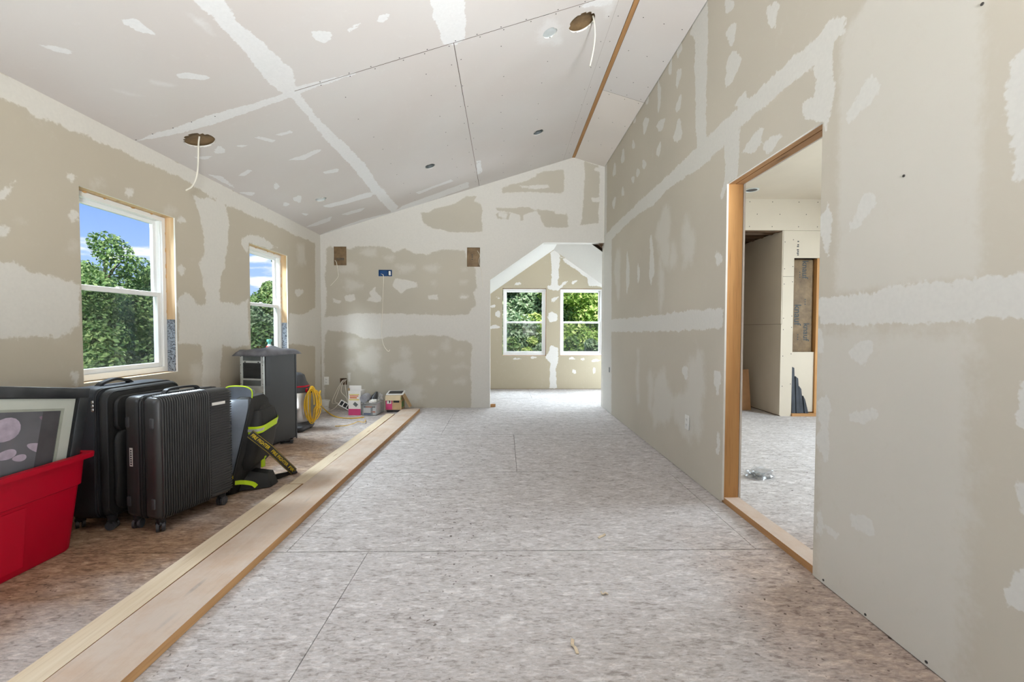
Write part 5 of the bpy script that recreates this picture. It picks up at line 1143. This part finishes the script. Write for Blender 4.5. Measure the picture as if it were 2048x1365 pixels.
# ---- things beyond the doorway
crumple('hardware_bag', 'crumpled clear plastic bag of hardware on the floor beyond the doorway', 'bag', (1.98, 3.26, 0), .10, .055, .045, 'film', 9)
o = crumple('metal_clips', 'heap of dark metal clips inside the plastic bag', 'hardware', (1.965, 3.27, .006), .05, .03, .02, 'mesh_grey', 4)
b = B().bx((-.07, -.009, 0), (.07, .009, .58), .002, 1); o = b.build('brown_board', 'tile_brown'); q = on(1494, 822, 'z', 0); o.location = (q[0], q[1]+.03, .003); o.rotation_euler = (-.10, -.02, 0); tag(o, 'brown board leaning in the closet beyond the doorway', 'board')
b = B(); n = 9
for k in range(4):
    b.prism([(0+k*.055, 0), (.05+k*.055, 0), (.05+k*.045-.01, .60-k*.14), (0+k*.05, .62-k*.13)], 'y', -.012-.008*(k % 2), .012)
o = b.build('membrane_roll', 'foam_dark'); o.location = (3.815, YN+.012, .04); o.rotation_euler = (-.05, 0, 0); tag(o, 'dark folded membrane leaning against the niche drywall', 'membrane')
# ---- ceiling fittings
RT_C = Matrix(((UC[0], 0, NC[0], 0), (UC[1], 1, NC[1], 0), (UC[2], 0, NC[2], 0), (0, 0, 0, 1)))
can_lab = ['round white-faced light housing in the ceiling near the eave', 'recessed light housing midway up the sloped ceiling', 'recessed light housing in the ceiling near the ridge', 'white capped light housing beside the large ceiling cut-out']
for i, ((p, r), c) in enumerate(zip(CANS, circs)):
    s = thing('recessed_light', can_lab[i], 'light fixture'); s.matrix_world = Matrix.Translation(Vector(OC+UC*c[0]+VC*c[1])) @ RT_C
    B().lathe([(r-.0005, .0), (r-.0005, .013)], n=28, capb=False, capt=False).build('cut_edge', 'gypsum', s)
    B().lathe([(r-.006, .004), (r-.006, .11), (.02, .112)], n=28, capb=False).build('housing', 'steel' if i in (0, 3) else 'mesh_grey', s)
    B().lathe([(r-.001, .0135), (r+.01, .0138)], n=28, capb=False, capt=False).build('flange', 'dark_metal', s)
    if i == 0: B().lathe([(.002, .02), (r*.72, .02), (r*.72, .03), (.002, .03)], n=28).build('cover', 'white_plastic', s)
    if i == 3: B().lathe([(.002, .006), (r*.96, .006), (r*.96, .012), (.002, .014)], n=28).build('cover', 'pale_cap', s)
for i, (p, r) in enumerate(SPK):
    c = circs[4+i]
    O_ = Vector(OC+UC*c[0]+VC*c[1])
    B().lathe([(r-.0005, .0), (r-.0005, .013)], n=36, capb=False, capt=False).build('cut_edge', 'gypsum', ce).matrix_local = Matrix.Translation(O_) @ RT_C
    ins = B().lathe([(r+.03, .02), (r*.7, .03+.01*i), (r*.3, .035), (.003, .04)], n=30, capb=False).build('insulation', 'kraft', ce); ins.matrix_local = Matrix.Translation(O_) @ RT_C
    tag(ins, 'brown kraft insulation showing in the round ceiling cut-out')
yy = float(circs[4][1])
wire('speaker_wire', 'white wire hanging from the round ceiling cut-out above the window', [tuple(OC+UC*circs[4][0]+VC*yy+np.array([0, 0, .03]))]+px([(397, 290), (396, 330), (393, 355), (384, 373), (372, 381)], yy), .0055)
yy = float(circs[5][1])
wire('speaker_wire', 'white wire hanging from the round ceiling cut-out near the ridge', px([(1186, 32)], yy)+px([(1189, 50), (1190, 75), (1186, 105), (1180, 132)], yy-.02), .005)
q = on(1503, 380, 'z', ZC2)
s = thing('recessed_light', 'recessed light trim in the ceiling of the room beyond the doorway', 'light fixture', (q[0], q[1], ZC2))
B().lathe([(.085, -.001), (.085, -.006), (.066, -.008), (.062, -.001)], n=28, capb=False, capt=False).build('trim_ring', 'steel', s)
B().lathe([(.066, -.0035), (.01, -.003)], n=28, capb=False).build('inner_face', 'dark_grey', s)

# ---- small litter on the floor
for i, (a_, b_, lab) in enumerate([((1197, 1078), .05, 'pale wood chip lying in the open floor'), ((1155, 1310), .06, 'curled wood shaving on the floor near the wide board'), ((1216, 1190), .03, 'tiny pale scrap on the floor near the partition')]):
    q = on(*a_, 'z', 0); o = B().ribbon(smooth_path([(0, 0, .003), (b_*.4, .004, .008), (b_*.7, .01, .004), (b_, .006, .012)], 4), (0, 1, .3), .012, .0015).build('wood_chip', 'pine_y'); o.location = (q[0], q[1], 0); o.rotation_euler = (0, 0, .4+i*1.2); tag(o, lab, 'wood scrap')

# ================================================================== OUTSIDE
GZ0 = -2.3
tag(B().bx((-90, -40, GZ0-.3), (60, 110, GZ0)).build('lawn', 'lawn'), 'green lawn around the house', kind='structure')
q = on(290, 742, 'z', GZ0+.02)
tag(B().prism([(-60, 26), (-18, 30), (-14, 38), (-60, 40)], 'z', GZ0, GZ0+.03).build('road', 'gravel'), 'pale gravel road beyond the shrubs', kind='structure')
def leaves(cent, rad, n, size, seed, flat=.6):
    """n small two-triangle leaves on the surface of blobs"""
    rg = np.random.default_rng(seed); cent = np.asarray(cent); rad = np.asarray(rad)
    w = (rad[:, 0]*rad[:, 2]); k = rg.choice(len(cent), n, p=w/w.sum())
    d = rg.normal(size=(n, 3)); d /= np.linalg.norm(d, axis=1)[:, None]
    r = rg.uniform(.45, 1.08, n)**.5
    p = cent[k]+d*rad[k]*r[:, None]
    nn = d*.8+rg.normal(size=(n, 3))*.7+np.array([0, 0, .5]); nn /= np.linalg.norm(nn, axis=1)[:, None]
    t = np.cross(nn, rg.normal(size=(n, 3))); t /= np.linalg.norm(t, axis=1)[:, None]; b_ = np.cross(nn, t)
    s = size*rg.uniform(.6, 1.3, n)[:, None]
    V = np.empty((n, 4, 3)); V[:, 0] = p-t*s; V[:, 1] = p-b_*s*flat+nn*s*.12; V[:, 2] = p+t*s; V[:, 3] = p+b_*s*flat+nn*s*.12
    return V.reshape(-1, 3)
def foliage(name, V, m, parent):
    me = bpy.data.meshes.new(name); n = len(V)//4
    me.from_pydata(V.tolist(), [], np.arange(4*n).reshape(n, 4).tolist()); me.update()
    return new_obj(name, me, parent, m)
def tree(name, label, x, y, h, w, m, n=5200, size=.13, seed=0, base=.25, group=None, bark='bark', cat='tree', blobs=26, z0=GZ0):
    rg = np.random.default_rng(seed); o = thing(name, label, cat, (x, y, z0), 0, group)
    cents, rads = [], []
    for i in range(blobs):
        f = rg.uniform(0, 1)**.8; z = h*(base+(1-base)*f*.93); prof = math.sin(math.pi*min(1, .22+.78*f))**.75 if f > .05 else .6
        a_ = rg.uniform(0, 2*math.pi); q = rg.uniform(.2, .8)*w*prof
        R_ = w*rg.uniform(.24, .40)*(.55+.45*prof)
        cents.append((q*math.cos(a_), q*math.sin(a_), z)); rads.append((R_, R_, R_*.8))
    foliage('foliage', leaves(cents, rads, n, size, seed), m, o)
    b = B().tube([(0, 0, 0), (.04*w, 0, h*.3), (-.02*w, .03*w, h*.6), (0, 0, h*.92)], [h*.022+.03, h*.018+.02, h*.01+.01, .012], 8)
    for i in range(6):
        c = cents[i]; z = c[2]-h*.12; b.tube([(0, 0, max(.1, z)), (c[0]*.5, c[1]*.5, z+h*.08), c], [h*.009+.01, h*.006+.006, .01], 6)
    b.build('trunk', bark, o); return o
def at(px_, depth): d = ray(px_, 655); k = depth/d[1]; return d[0]*k, depth
T = [  # pixel column, depth, top pixel row, half width, leaf, label
 (212, 19, 462, 3.6, 'leaf_a', 'broad green tree rising tallest beyond the window over the suitcases'),
 (150, 23, 520, 3.0, 'leaf_c', 'rounded grey-green tree beside the tall tree beyond the window'),
 (262, 38, 552, 3.6, 'leaf_a', 'mid green tree just behind the tall tree'),
 (300, 42, 530, 2.4, 'leaf_d', 'slim dark tree at the window jamb over the suitcases'),
 (335, 44, 585, 4.2, 'leaf_b', 'pale green bushy tree low beyond the window'),
 (218, 16, 622, 1.7, 'leaf_d', 'dark understorey tree below the tall tree'),
 (180, 14, 635, 1.7, 'leaf_a', 'small bushy tree standing over the arborvitae'),
 (540, 30, 560, 2.8, 'leaf_a', 'round green tree seen over the dark cabinet'),
 (500, 27, 612, 2.3, 'leaf_c', 'low grey-green tree seen over the dark cabinet'),
 (578, 33, 480, 2.4, 'leaf_d', 'dark tall tree partly hidden by the jamb over the cabinet'),
 (530, 17, 640, 1.8, 'leaf_d', 'dark low tree behind the sill bottle'),
 (440, 30, 600, 3.0, 'leaf_a', 'green tree hidden mostly by the wall between the windows'),
 (1015, 24, 520, 3.2, 'leaf_c', 'blue-green tree at the edge of the alcove window'),
 (1062, 27, 505, 3.2, 'leaf_c', 'blue-green tree in the middle of the alcove window'),
 (1110, 24, 530, 2.8, 'leaf_a', 'green tree behind the post between the alcove windows'),
 (1150, 22, 500, 2.8, 'leaf_b', 'bright yellow-green tree in the half hidden alcove window'),
 (1200, 25, 515, 3.0, 'leaf_a', 'green tree at the partition edge of the alcove window'),
 (960, 26, 540, 3.2, 'leaf_a', 'green tree hidden mostly by the end wall'),
 (1250, 25, 530, 3.2, 'leaf_c', 'blue-green tree hidden mostly by the partition'),
]
for i, (pxx, dep, top, hw_, m_, lab) in enumerate(T):
    x, y = at(pxx, dep); h = CAM_H+(655-top)/FPX*dep-GZ0
    tree('tree', lab, x, y, h, hw_, m_, 22000, .085 if dep < 20 else .105, 20+i, .12, 'trees outside the house', 'birch' if i in (12, 15) else 'bark')
for i, (pxx, dep, top, hw_, m_, lab) in enumerate([
 (1022, 15, 668, .95, 'leaf_a', 'low green bush at the corner of the alcove window'), (1058, 15.5, 658, .8, 'leaf_b', 'yellow-green bush in the lower alcove sash'), (1085, 14.5, 676, .9, 'leaf_c', 'low grey-green bush near the alcove post'),
 (1140, 15, 660, 1.2, 'leaf_a', 'round bush in the half hidden alcove window'), (1185, 14.5, 664, 1.1, 'leaf_c', 'bush at the partition edge of the alcove window')]):
    x, y = at(pxx, dep); h = CAM_H+(655-top)/FPX*dep-GZ0; tree('bush', lab, x, y, h, hw_, m_, 4500, .085, 60+i, .05, 'bushes beyond the alcove', cat='bush', blobs=14)
for i, (pxx, dep, top) in enumerate([(172, 8.6, 712), (190, 8.2, 728), (216, 8.9, 736), (238, 9.1, 722), (258, 9.4, 733), (274, 9.8, 734)]):
    x, y = at(pxx, dep); h = CAM_H+(655-top)/FPX*dep-GZ0; rg = np.random.default_rng(80+i)
    o = thing('arborvitae', ['broad conical arborvitae at the window edge of the row', 'small arborvitae in front of the broad conical one', 'low dark arborvitae between two taller ones', 'tall narrow arborvitae in the middle of the row', 'short arborvitae beside the tall narrow one', 'last small arborvitae of the row beside the gravel road'][i], 'shrub', (x, y, GZ0), 0, 'arborvitae row outside the window')
    cs = [(rg.uniform(-.05, .05), rg.uniform(-.05, .05), h*f) for f in np.linspace(.08, .93, 9)]; rs = [(.27*(1-f)**.6+.05, .27*(1-f)**.6+.05, h*.1) for f in np.linspace(.05, .95, 9)]
    foliage('foliage', leaves(cs, rs, 1900, .045, 90+i, .4), 'leaf_d' if i % 2 else 'leaf_a', o)
    B().cyl((0, 0, 0), (0, 0, h*.8), .04, .01, 8).build('trunk', 'bark', o)
